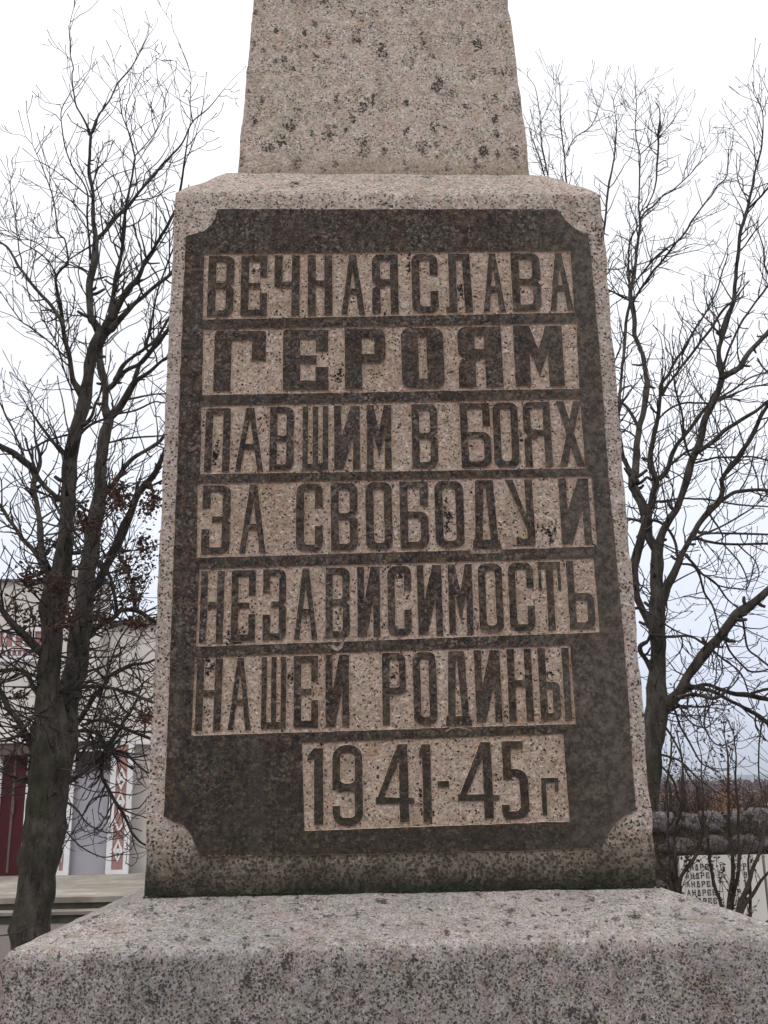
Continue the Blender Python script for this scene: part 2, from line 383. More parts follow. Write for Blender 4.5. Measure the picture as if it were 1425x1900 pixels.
# ------------------------------------------------------------------ lettering
PF = .0052
def rr(x0, y0, x1, y1, r, c='tl tr bl br'):
    r = min(r, abs(x1-x0)/2, abs(y1-y0)/2)*.999; P = []
    for k, (cx, cy, a0) in {'bl': (x0+r, y0+r, 180), 'br': (x1-r, y0+r, 270), 'tr': (x1-r, y1-r, 0), 'tl': (x0+r, y1-r, 90)}.items():
        if k in c and r > 1e-5:
            P += [(cx+r*math.cos(rad(a0+a)), cy+r*math.sin(rad(a0+a))) for a in (0, 22.5, 45, 67.5, 90)]
        else: P.append({'bl': (x0, y0), 'br': (x1, y0), 'tr': (x1, y1), 'tl': (x0, y1)}[k])
    return P
def sq(x0, y0, x1, y1): return rr(x0, y0, x1, y1, 0, '')
def glyph(ch, w, h, s, t):
    A = lambda p: ('+', p); S = lambda p: ('-', p)
    r = min(w*.30, h*.14); ri = max(.0006, r-s*.55)
    U = lambda pts: [(a*w, b*h) for a, b in pts]
    if ch in 'ОOо': return [A(rr(0, 0, w, h, r)), S(rr(s, t, w-s, h-t, ri))]
    if ch == 'В':
        return [A(rr(0, 0, w, h, r, 'tr br')), S(rr(s, h*.5+t*.5, w-s, h-t, ri, 'tr br')), S(rr(s, t, w-s, h*.5-t*.5, ri, 'tr br')),
                S([(w*1.01, h*.56), (w*.86, h*.505), (w*1.01, h*.45)])]
    if ch == 'Ь':
        return [A(sq(0, 0, s, h)), A(rr(0, 0, w, h*.53, r, 'tr br')), S(rr(s, t, w-s, h*.53-t, ri, 'tr br'))]
    if ch == 'Ы':
        w2 = w*.66; return glyph('Ь', w2, h, s, t)+[A(sq(w-s*.95, 0, w, h))]
    if ch == 'Б':
        return [A(rr(0, 0, w, h*.55, r, 'tr br')), A(sq(0, 0, s, h)), A(sq(0, h-t, w, h)), A(sq(w-s, h*.64, w, h)), S(rr(s, t, w-s, h*.55-t, ri, 'tr br'))]
    if ch == 'Е':
        return [A(rr(0, 0, w, h, r*.3, 'tl bl')), S(sq(s, t, w-s2(w, s), h-t)), S(sq(w*.6, h*.38, w*1.01, h*.64)),
                A(sq(s*.5, h*.5-t*.45, w*.74, h*.5+t*.45))]
    if ch == 'З':
        return [A(rr(0, 0, w, h, r, 'tr br')), S(sq(s, t, w-s, h-t)), S(sq(-.001, h*.36, w*.4, h*.66)), A(sq(w*.36, h*.5-t*.45, w-s*.5, h*.5+t*.45)),
                S([(w*1.01, h*.55), (w*.90, h*.50), (w*1.01, h*.45)])]
    if ch == 'Ч':
        return [A(sq(w-s, 0, w, h)), A(rr(0, h*.45, s, h, r*.5, 'bl')), A(rr(0, h*.45, w-s*.5, h*.45+t, r*.5, 'bl'))]
    if ch == 'Н': return [A(sq(0, 0, s, h)), A(sq(w-s, 0, w, h)), A(sq(s*.5, h*.47, w-s*.5, h*.47+t))]
    if ch in 'АA':
        a = .36; q = s*.74; ap = (w*.5-q)/(a*w) if a*w > 1e-6 else .7
        ap = min(.88, max(.76, ap)); b0, b1 = h*.33, h*.33+t*.95
        il = lambda y: q+(w*.5-q)*(y/(ap*h))
        return [A([(0, 0), (w, 0), (w*(1-a), h), (w*a, h)]),
                S([(q, -.001), (w-q, -.001), (w-il(b0), b0), (il(b0), b0)]),
                S([(il(b1), b1), (w-il(b1), b1), (w*.5, ap*h)])]
    if ch == 'Я':
        return [A(sq(w-s, 0, w, h)), A(rr(0, h*.47, w, h, r, 'tl bl')), S(rr(s, h*.47+t, w-s, h-t, ri, 'tl bl')),
                A(rr(0, 0, s, h*.45, r*.8, 'tl')), A([(s*.4, h*.43), (w*.5, h*.43), (w*.5, h*.50), (s*.4, h*.5)])]
    if ch == 'Р':
        return [A(sq(0, 0, s, h)), A(rr(0, h*.42, w, h, r, 'tr br')), S(rr(s, h*.42+t, w-s2(w, s), h-t, ri, 'tr br'))]
    if ch == 'С':
        return [A(rr(0, 0, w, h, r)), S(rr(s, t, w-s, h-t, ri, 'tl bl')), S(sq(w*.55, h*.37, w*1.01, h*.64))]
    if ch == 'П': return [A(rr(0, 0, w, h, r*.4, 'tl tr')), S(sq(s, -.001, w-s, h-t))]
    if ch == 'Л':
        f = w*.07
        return [A([(f, 0), (w, 0), (w*.93, h), (f+w*.02, h)]), A(rr(-w*.06, 0, s*1.1, t*.8, 0, '')), S([(s+f, -.001), (w-s, -.001), (w-s-w*.05, h-t), (s+f, h-t)])]
    if ch == 'Г': return [A(rr(0, 0, s, h, r*.3, 'tl')), A(rr(0, h-t, w, h, r*.3, 'tl tr')), A(rr(w-s2(w, s), h*.5, w, h, r*.3, 'tr'))]
    if ch == 'г': return [A(sq(0, 0, s, h)), A(sq(0, h-t, w, h)), A(sq(w-s*.8, h*.62, w, h))]
    if ch == 'М':
        return [A(sq(0, 0, w, h)), S([(s*.95, h*1.001), (w-s*.95, h*1.001), (w*.5, h*.60)]), S([(s*.9, -.001), (s*.9, h*.56), (w*.5, h*.16), (w-s*.9, h*.56), (w-s*.9, -.001)])]
    if ch in 'ИЙ':
        o = [A(sq(0, 0, w, h)), S([(s*.95, h*1.001), (w-s*1.25, h*1.001), (s*.95, h*.50)]), S([(w-s*.95, -.001), (s*1.25, -.001), (w-s*.95, h*.50)])]
        return o
    if ch == 'Ш':
        a = w*.215; 
        return [A(sq(0, 0, w, h)), S(sq(a, t, w*.5-a*.5, h*1.001)), S(sq(w*.5+a*.5, t, w-a, h*1.001))]
    if ch == 'Д':
        return [A([(w*.10, t*.5), (w*.90, t*.5), (w*.80, h-r*.2), (w*.76, h), (w*.22, h), (w*.18, h-r*.2)]), A([(-.0, -t*.35), (w, -t*.35), (w*.95, t), (w*.04, t)]),
                S([(s+w*.09, t), (w-s-w*.09, t), (w*.80-s, h-t), (w*.19+s, h-t)])]
    if ch == 'У':
        return [A([(w-s, t), (w-s, h), (w*.98, h), (w, t*.5)]), A([(0, h), (s*.95, h), (w-s*.6, h*.30), (w-s*.9, h*.22)]), A(rr(w*.30, 0, w, t, t*.6, 'br')), A(sq(w*.30, 0, w*.30+s*.6, t*1.2))]
    if ch == 'Х':
        return [A([(0, 0), (s, 0), (w, h), (w-s, h)]), A([(w-s, 0), (w, 0), (s, h), (0, h)])]
    if ch == 'Т':
        return [A(sq(w*.5-s*.5, 0, w*.5+s*.5, h)), A(sq(0, h-t, w, h)), A(sq(0, h*.58, w*.14, h)), A(sq(w*.86, h*.58, w, h))]
    if ch == '1': return [A(sq(w-s, 0, w, h)), A([(w-s, h), (w-s*.2, h), (w-s*.6, h*.86), (0, h*.84), (0, h*.90)])]
    if ch == '9':
        return [A(rr(0, 0, w, h, w*.42)), S(rr(s*.85, h*.42+t, w-s*.85, h-t, w*.16)), S(rr(s*.85, t, w-s*.85, h*.42, w*.14)), S(sq(-.001, h*.25, w*.5, h*.41)),
                S([(-.001, h*.25), (-.001, h*.45), (s*.5, h*.43), (s*.85, h*.40)])]
    if ch == '4':
        x = w*.62
        return [A([(0, h*.23), (w, h*.23), (w, h*.23+t*.75), (0, h*.23+t*.9)]), A(sq(x, 0, x+s, h)), A([(0, h*.26), (s*.75, h*.26), (x+s*.3, h*.86), (x+s*.3, h), (x-s*.1, h)])]
    if ch == '5':
        return [A(sq(w*.10, h-t, w*.88, h)), A(sq(w*.10, h*.50, w*.10+s, h)), A(rr(w*.10, 0, w, h*.64, w*.42, 'tr br')), S(rr(-.001, t, w-s, h*.64-t, w*.2, 'tr br')),
                A(sq(w*.10, h*.50, w*.10+s, h*.6)), A(rr(0, 0, w*.5, h*.19, w*.3, 'bl')), S(sq(s*.9, t, w*.5, h*.25))]
    if ch == '-': return [A(sq(0, 0, w, h))]
    raise KeyError(ch)
def s2(w, s): return min(s, w*.28)

def carve(name, ops, y_front, y_back, off, parent, mat, smat):
    """union/difference of 2-D polygons in the x-z plane -> slab with slightly splayed sides"""
    V = []; Fs = []
    for _, p in ops:
        # orientation ccw
        ar = sum(p[i][0]*p[(i+1) % len(p)][1]-p[(i+1) % len(p)][0]*p[i][1] for i in range(len(p)))
        if ar < 0: p = p[::-1]
        b = len(V); V += [Vector(q) for q in p]; Fs.append(list(range(b, b+len(p))))
    ov, oe, of, _, _, off_ = delaunay_2d_cdt(V, [], Fs, 0, 1e-6)
    keep = []
    for f, src in zip(of, off_):
        st = False
        for k in sorted(src): st = ops[k][0] == '+'
        if st: keep.append(f)
    if not keep: return None
    ed = {}
    for f in keep:
        for i in range(len(f)):
            a, b = f[i], f[(i+1) % len(f)]
            ed[(a, b)] = 1
    bd = [(a, b) for (a, b) in ed if (b, a) not in ed]
    used = {}; VV = []; FF = []; MI = []
    for f in keep:
        for i in f:
            if i not in used: used[i] = len(VV); VV.append((ov[i].x, y_front, ov[i].y))
        FF.append(tuple(used[i] for i in f)); MI.append(0)
    nrm = {}
    for a, b in bd:
        d = (ov[b]-ov[a]); 
        if d.length < 1e-9: continue
        d.normalize(); n = Vector((d.y, -d.x))
        for k in (a, b): nrm[k] = nrm.get(k, Vector((0, 0)))+n
    back = {}
    for k, n in nrm.items():
        n = n.normalized() if n.length > 1e-6 else n
        j = noise.noise(Vector((ov[k].x*150, ov[k].y*150, 0)))*.35+1
        p = ov[k]+n*off*j
        back[k] = len(VV); VV.append((p.x, y_back, p.y))
    for a, b in bd:
        if a in back and b in back:
            FF.append((used[b], used[a], back[a], back[b])); MI.append(1)
    return mesh(name, VV, FF, None, parent, False, [mat, smat], MI)

def pxz(x, y): P = at(x, y, -PF); return (P.x, P.z)
outline = [(345,438),(342,500),(338,596),(333,740),(329,861),(328,890),(321,1060),(316,1207),(313,1300),(310,1373),(307,1440),(304,1515),
           (322,1524),(340,1532),(352,1545),(360,1562),(366,1578),(371,1590),(460,1588),(563,1586),(700,1584),(840,1581),(965,1578),(1050,1575),(1117,1573),
           (1121,1560),(1131,1542),(1143,1525),(1160,1512),(1180,1503),(1172,1386),(1165,1280),(1156,1169),(1142,1020),(1130,895),(1119,740),(1109,604),(1100,510),(1092,434),
           (1077,430),(1062,420),(1050,408),(1042,398),(1035,388),(900,388),(720,388),(560,388),(403,387),(401,396),(397,408),(391,418),(382,426),(370,432),(356,435)]
def wob(pts, step=9, amp=.7, close=True):
    """resample a pixel outline and roughen it a little, like a hand-cut edge"""
    out = []; n = len(pts)
    for i in range(n if close else n-1):
        a, b = Vector(pts[i]), Vector(pts[(i+1) % n]); m = max(1, int((b-a).length/step))
        for k in range(m):
            p = a.lerp(b, k/m); q = noise.noise_vector(Vector((p.x*.06, p.y*.06, 3)))*amp*1.4 + noise.noise_vector(Vector((p.x*.22, p.y*.22, 9)))*amp*.5
            out.append((p.x+q.x, p.y+q.y))
    return out
bands = [[(379,471),(1058,465),(1066,580),(376,593)], [(377,611),(1070,599),(1075,721),(375,733)], [(374,753),(1076,739),(1086,869),(371,880)],
         [(367,897),(1097,883),(1108,1014),(365,1035)], [(370,1055),(1101,1035),(1113,1173),(364,1200)], [(362,1219),(1058,1197),(1068,1343),(355,1365)],
         [(560,1378),(1045,1361),(1057,1524),(565,1542)]]
pan = [('+', [pxz(*p) for p in wob(outline, 6, 1.1)])]
for b in bands: pan.append(('-', [pxz(*p) for p in wob(b, 7, .6)]))
pan.append(('-', [pxz(*p) for p in ((343,499),(378,498),(378,501),(343,503))]))
pan.append(('-', [pxz(*p) for p in wob([(874,1015),(928,1014),(928,1026),(873,1027)], 6, .4)]))      # under the hanging foot of row 4
def ring(a, b): return a+b[::-1]
pan.append(('-', [pxz(*p) for p in ring([(612,1196),(617,1204),(626,1208),(635,1202),(639,1191)], [(618,1192),(621,1197),(626,1199),(630,1196),(632,1190)])]))
pan.append(('-', [pxz(*p) for p in ring([(826,1354),(836,1349),(850,1347),(864,1349),(874,1353)], [(826,1359),(837,1352),(850,1350),(863,1352),(874,1358)])]))
for x, y, l, s in ((357,1497,16,.45),(375,1510,16,.5),(400,1488,18,.5),(404,1500,16,.6),(412,1480,14,.5),(462,1497,17,.35),(432,1530,12,.55),(454,1380,8,1.3),(372,1402,7,.6),(402,1458,9,.4),(335,1530,9,-.4)):
    pan.append(('-', [pxz(*p) for p in ((x, y), (x+l*.5, y-l*s*.5-1.2), (x+l, y-l*s), (x+l*.5, y-l*s*.5+1.4))]))
for k in range(16):
    x = 388+k*11+R.uniform(-3, 3); pan.append(('-', [pxz(*p) for p in ((x, 1588), (x+R.uniform(3, 7), 1587.6), (x+5, 1584-R.random()*2), (x+1, 1585))]))
panel = carve('inscription_panel', pan, -PF, .003, .0026, mon, PANEL, GR_EDGE)
# lighter cut ground behind the letters
for b in bands:
    q = [pxz(*p) for p in b]; cx = sum(p[0] for p in q)/4; cz = sum(p[1] for p in q)/4
    nx_, nz2 = 60, 12; VV = []; FF = []
    for j in range(nz2+1):
        for i in range(nx_+1):
            u, v = i/nx_, j/nz2; e = .010
            p = Vector((*q[0], 0)).lerp(Vector((*q[1], 0)), u).lerp(Vector((*q[3], 0)).lerp(Vector((*q[2], 0)), u), v)
            x = p.x+(-e if i == 0 else e if i == nx_ else 0)*.5; z = p.y+(e if j == 0 else -e if j == nz2 else 0)*.5
            VV.append((x, -.0018+noise.noise(Vector((x*40, z*40, 0)))*.0006, z))
    for j in range(nz2):
        for i in range(nx_):
            a = j*(nx_+1)+i; FF.append((a, a+nx_+1, a+nx_+2, a+1))
    mesh('cut_ground', VV, FF, GR_BAND, mon, True)
rows = [
 (0, 'ВЕЧНАЯСЛАВА', [(385.5,434),(447,496),(509,556),(571,617),(633,677),(690.5,739),(764,813),(829,876),(895,936),(949,1003),(1018,1061)], 15, 13, 4, 5),
 (1, 'ГЕРОЯМ', [(397,493),(525,609.5),(640,716),(745,824),(850,932),(954,1045)], 32, 19, 4, 6),
 (2, 'ПАВШИМВБОЯХ', [(380,427),(437,489),(500,545),(561,609),(620,668),(680,726),(764,812),(855,911),(915,962),(972,1023),(1035,1081)], 14, 12, 5, 5),
 (3, 'ЗАСВОБОДУИ', [(374.5,427),(445,494),(549.5,599),(614,664),(679,728),(742,795),(807,861),(874,928),(940,991),(1039,1095)], 15, 13, 4, 6),
 (4, 'НЕЗАВИСИМОСТЬ', [(371,415),(429,474),(488,531),(546,589),(604,649),(663,705),(719,763),(775,821),(832,877),(888,933),(944,991),(1000,1042),(1054,1102)], 13.5, 13, 5, 7),
 (5, 'НАШЕЙРОДИНЫ', [(363,411),(424,466.5),(485,531),(545,590),(604,648),(709,753),(767,810.5),(825,874),(882,930),(942,988),(1000,1058)], 14, 13, 4, 8)]
def put_letter(ch, xa, xb, yt, yb, s, t):
    ym = (yt+yb)/2; X0, X1 = at(xa, ym, -PF).x, at(xb, ym, -PF).x
    Z1, Z0 = at((xa+xb)/2, yt, -PF).z, at((xa+xb)/2, yb, -PF).z
    sc = (X1-X0)/(xb-xa); w, h = X1-X0, Z1-Z0; sk = R.uniform(-.006, .006)
    ops = []
    for o, p in glyph(ch, w, h, s*sc, t*sc):
        q = []; n = len(p)
        for i in range(n):
            a, b = Vector(p[i]), Vector(p[(i+1) % n]); m = max(1, int((b-a).length/.011))
            for k in range(m): q.append(a.lerp(b, k/m))
        # worn, hand-cut edges
        ops.append((o, [(X0+v.x+sk*v.y+noise.noise(Vector((v.x*45+xa, v.y*45, 1)))*.0011, Z0+v.y+noise.noise(Vector((v.x*45+xa, v.y*45, 8)))*.0011) for v in q]))
    return carve('letter', ops, -PF, -.0015, .0016, mon, PANEL, GR_EDGE)
LET = []
for bi, txt, xs, s, t, it, ib in rows:
    q = bands[bi]
    for ch, (xa, xb) in zip(txt, xs):
        xm = (xa+xb)/2
        f = (xm-q[0][0])/(q[1][0]-q[0][0]); yt = q[0][1]+(q[1][1]-q[0][1])*f+it
        f = (xm-q[3][0])/(q[2][0]-q[3][0]); yb = q[3][1]+(q[2][1]-q[3][1])*f-ib
        LET.append(put_letter(ch, xa, xb, yt, yb, s, t))
LET.append(put_letter('-', 812, 833, 1449, 1461, 10, 10))
for ch, xa, xb, yt, yb, s, t in (('1',571,600,1388,1530,17,14),('9',617,673,1382,1533,17,15),('4',697,768,1381,1525,17,14),('1',778,800,1381,1525,16,14),
        ('4',849,926,1377,1519,17,14),('5',929,980,1375,1520,16,14),('г',1005,1037,1443,1512,9,9)):
    LET.append(put_letter(ch, xa, xb, yt, yb, s, t))
for l in LET:                                       # letters stand in the panel
    if l: l.parent = panel

# ------------------------------------------------------------------ ground
def ground_mat():
    g = NT('ground_soil'); n = g.noise(1.1, 5, .6).outputs[0]; f = g.noise(40, 4, .7).outputs[0]
    c = g.ramp(n, [(.3, (.13, .095, .08)), (.5, (.17, .13, .115)), (.7, (.20, .165, .15))])
    c = g.mix(g.rng(f, .5, .7, 0, .6), c, (.085, .06, .045))
    return g.fin(c, .95, f, .03, .6)
Gm = ground_mat()
gv = [(-6000, -6000, 0), (6000, -6000, 0), (6000, 6000, 0), (-6000, 6000, 0)]
go = mesh('ground', gv, [(0, 1, 2, 3)], Gm); tag(go, kind='structure')
g_ = NT('asphalt'); ASP = g_.fin(g_.ramp(g_.noise(60, 4, .7).outputs[0], [(.3, (.095, .075, .066)), (.7, (.165, .135, .12))]), .95, g_.noise(90).outputs[0], .01, .5)
rd = mesh('path', [(-20, 8.6, .004), (3, 8.6, .004), (3, 11.9, .004), (-20, 11.9, .004)], [(0, 1, 2, 3)], ASP); tag(rd, kind='structure')

# ------------------------------------------------------------------ civic building on the left
g_ = NT('cream_render'); c_ = g_.ramp(g_.noise(2.2, 5, .65).outputs[0], [(.3, (.56, .51, .46)), (.5, (.63, .58, .53)), (.75, (.68, .63, .58))])
c_ = g_.mix(g_.rng(g_.noise(3.2, 4, .7, g_.map((1, 1, .1))).outputs[0], .52, .70, 0, .45), c_, (.40, .355, .31))
PL = g_.fin(c_, .9, g_.noise(60, 4, .65).outputs[0], .01, .25)
PLp = simple('grey_panel', [(.3, (.33, .31, .35)), (.7, (.39, .37, .41))], 1.6, .8, .15, 50, .01)
WH = simple('white_trim', [(.3, (.66, .64, .64)), (.7, (.76, .75, .76))], 5, .7, .15, 40, .005)
BRK = simple('brick_pink', [(.3, (.30, .17, .145)), (.7, (.38, .23, .20))], 8, .9, .3, 60, .01)
BRN = simple('brown_board', [(.3, (.10, .070, .055)), (.7, (.14, .10, .08))], 5, .7, .3, 40, .01, stretch=(.3, 1, 1))
RED = simple('red_door_paint', [(.3, (.045, .004, .006)), (.7, (.062, .006, .008))], 3, .45, .2, 20, .01)
ROOFM = simple('roof_sheet', [(.3, (.12, .11, .11)), (.7, (.18, .17, .17))], 4, .7, .2, 30, .01)
STONE = simple('step_stone', [(.25, (.15, .125, .095)), (.5, (.25, .222, .185)), (.75, (.40, .37, .33))], 1.7, .9, .35, 50, .01)
BY = 16.2
X = lambda px, py=1500, Y=BY: at(px, py, Y).x
Z = lambda py, px=130, Y=BY: at(px, py, Y).z
bld = empty('civic_building', (X(60), BY, 0), 'cream rendered public building with patterned pilasters and a red door, left of the monument', 'building')
TZ = .30
xA, xB, xC = X(-330), X(168), X(620)
zM, zW = Z(1079, 40), Z(1156, 240)
mb = MB(); mb.box(xA, xB, BY-.0, BY+.62, 0, zM); mb.box(xA, xB-.3, BY+.621, BY+9, 0, zW-.1); mb.build('main_wall', PL, bld)
mb = MB(); mb.box(xB, xC, BY+.25, BY+8, 0, zW); mb.build('wing_wall', PL, bld)
# roofs and copings
mb = MB(); mb.box(xA-.1, xB+.06, BY-.08, BY+.68, zM, zM+.035); mb.box(xB+.1, xC+.2, BY+.13, BY+8.1, zW, zW+.07); mb.build('roof_coping', ROOFM, bld)
# stepped gable over the entrance block
gx0, gx1, gp = X(45), X(150), Z(1038, 90)
mb = MB(); V = [(gx0, BY-.06, zM+.062), (gx1, BY-.06, zM+.062), (X(130), BY-.06, Z(1062)), ((gx0+gx1)/2, BY-.06, gp), (X(62), BY-.06, Z(1060))]
V2 = [(a, BY+.5, c) for a, b, c in V]; n = len(V)
mb.add(V+V2, [tuple(range(n)), tuple(range(2*n-1, n-1, -1))]+[(i, i+n, (i+1) % n+n, (i+1) % n) for i in range(n)]); mb.build('gable', PL, bld)
# brick frieze with vertical white bars
z0, z1 = Z(1226, 30), Z(1170, 30)
mb = MB(); mb.box(xA, X(66), BY-.05, BY-.002, Z(1205, 30), z1-.02); fr = mb.build('brick_frieze', BRK, bld)
mb = MB(); mb.box(xA, X(66), BY-.07, BY-.003, z0-.02, z0+.08); mb.box(xA, X(66), BY-.09, BY-.052, z1-.03, z1+.03); mb.box(xA, X(66), BY-.09, BY-.051, Z(1207, 30), Z(1202, 30))
x = xA
while x < X(62):
    m1 = MB(); m1.box(x, x+.05, BY-.085, BY-.053, Z(1200, 30), z1-.035); m1.build('frieze_bar', WH, fr); x += .17
mb.build('frieze_trim', WH, bld)
mb = MB(); mb.box(xA, X(64), BY-.045, BY-.002, z0+.085, Z(1207, 30)-.004)
fr = mb.build('brick_frieze', BRK, bld)
x = xA
while x < X(62):
    m1 = MB(); m1.box(x, x+.028, BY-.07, BY-.046, z0+.088, Z(1209, 30)); m1.build('frieze_bar', WH, fr); x += .095
# long white cornice over the openings
mb = MB(); mb.box(xA, X(150), BY-.34, BY-.003, Z(1380, 60), Z(1375, 60)); mb.box(X(137), X(212), BY-.38, BY-.004, Z(1377, 170)+.001, Z(1372, 170)); mb.box(X(205), xC, BY+.10, BY+.248, Z(1381, 250), Z(1376, 250)); mb.build('cornice', WH, bld)
mb = MB(); mb.box(xA, X(120), BY-.30, BY-.004, Z(1402, 60), Z(1380, 60)-.004); mb.build('brown_fascia', BRN, bld)
mb = MB(); mb.box(X(139), X(209), BY-.33, BY-.005, Z(1392, 170), Z(1377, 170)-.004); mb.box(X(139), X(209), BY-.10, BY-.004, Z(1430, 170), Z(1395, 170)); mb.build('brown_fascia', BRN, bld)
mb = MB(); mb.box(X(137), X(210), BY-.36, BY-.006, Z(1395, 170)+.001, Z(1392, 170)-.002); mb.build('cornice', WH, bld)
mb = MB(); mb.box(X(136), X(210), BY-.06, BY-.003, TZ, Z(1430, 170)-.003); mb.build('grey_panel', PLp, bld)
def pilaster(pa, pb, ptop, y):
    a, b = X(pa), X(pb); zt = Z(ptop, (pa+pb)/2)
    pi = mesh('pilaster', *(lambda m: (m.box(a, b, y, y+.10, TZ, zt), (m.V, m.F))[1])(MB()), BRK, bld)
    m = MB(); e = .075
    m.box(a-.02, a+e, y-.025, y+.02, TZ, zt); m.box(b-e, b+.02, y-.025, y+.02, TZ, zt)
    m.box(a+e+.001, b-e-.001, y-.025, y-.002, zt-.08, zt); m.box(a+e+.001, b-e-.001, y-.025, y-.002, TZ, TZ+.07)
    cxx = (a+b)/2; hw = (b-a)/2-e-.012; zz = TZ+.38; k = 0
    while zz < zt-.3:
        hh = .19; th = .045
        if k % 3 != 1:                                    # ring lozenge
            o = [(cxx-hw, zz), (cxx, zz+hh), (cxx+hw, zz), (cxx, zz-hh)]; ii = [(cxx-hw+th, zz), (cxx, zz+hh-th*1.3), (cxx+hw-th, zz), (cxx, zz-hh+th*1.3)]
            for q in range(4):
                r_ = (q+1) % 4
                Vv = [(o[q][0], y-.022, o[q][1]), (o[r_][0], y-.022, o[r_][1]), (ii[r_][0], y-.022, ii[r_][1]), (ii[q][0], y-.022, ii[q][1])]
                Vb = [(p[0], y-.001, p[2]) for p in Vv]
                m.add(Vv+Vb, [(0,1,2,3), (0,4,5,1), (2,6,7,3)])
            m.box(cxx-.03, cxx+.03, y-.022, y-.001, zz-.035, zz+.035)
        else:                                             # chevron
            for sgn in (-1, 1):
                Vv = [(cxx, y-.022, zz-.10), (cxx, y-.022, zz-.04), (cxx+sgn*hw, y-.022, zz+.14), (cxx+sgn*hw, y-.022, zz+.07)]
                Vb = [(p[0], y-.001, p[2]) for p in Vv]; m.add(Vv+Vb, [(0,1,2,3), (0,4,5,1), (1,5,6,2), (2,6,7,3), (3,7,4,0)])
        zz += .40; k += 1
    mesh('pilaster_pattern', m.V, m.F, WH, pi)
pilaster(208, 245, 1374, BY-.16)
pilaster(113, 137, 1374, BY-.16)
pilaster(-40, 1, 1404, BY-.12)
mb = MB(); mb.box(X(3), X(48), BY-.10, BY-.005, TZ, Z(1404, 30)); dr = mb.build('red_door', RED, bld)
mb = MB(); mb.box(X(24), X(24)+.035, BY-.118, BY-.101, TZ+.05, Z(1410, 30)); mb.box(X(27), X(27)+.03, BY-.15, BY-.103, TZ+1.0, TZ+1.25); mb.build('handle', BRN, dr)
mb = MB(); mb.box(X(48)+.005, X(60), BY-.11, BY-.004, TZ, Z(1404, 30)); mb.build('door_frame', WH, bld)
# windows on the hidden sides of the wing
for px in (330, 420, 520):
    mb = MB(); a = X(px); mb.box(a, a+1.0, BY+.19, BY+.247, 1.2, 2.9); w_ = mb.build('window', WH, bld)
    mb = MB(); mb.box(a+.08, a+.47, BY+.18, BY+.189, 1.28, 2.82); mb.box(a+.53, a+.92, BY+.18, BY+.189, 1.28, 2.82)
    g_ = bpy.data.materials.get('glass_dark') or simple('glass_dark', [(.3, (.03, .035, .04)), (.7, (.05, .055, .06))], 1, .1, 0, 5)
    mb.build('pane', g_, w_)
# entrance steps
RIS = simple('dark_riser', [(.3, (.045, .042, .030)), (.7, (.085, .078, .055))], 5, .95, .4, 50, .01)  # riser stone, darker and more olive than the treads
mb = MB(); mb.box(xA, xC, 12.05, BY-.001, TZ-.07, TZ); t1 = mb.build('terrace', STONE, bld)
mb = MB(); mb.box(xA, xC, 12.09, BY-.001, -.02, TZ-.0702); mb.box(xA, xC, 11.80, 12.089, -.02, .1098); mb.build('riser', RIS, bld)
mb = MB(); mb.box(xA, xC, 11.76, 12.0895, .11, .15); mb.build('step', STONE, bld)

# ------------------------------------------------------------------ trees
def smooth_poly(P, n=3):
    """Catmull-Rom through (x,y,z,r)"""
    out = []
    for i in range(len(P)-1):
        p0 = P[max(i-1, 0)]; p1 = P[i]; p2 = P[i+1]; p3 = P[min(i+2, len(P)-1)]
        for k in range(n):
            t = k/n
            out.append(tuple(.5*((2*b)+(-a+c)*t+(2*a-5*b+4*c-d)*t*t+(-a+3*b-3*c+d)*t*t*t) for a, b, c, d in zip(p0, p1, p2, p3)))
    out.append(P[-1]); return out

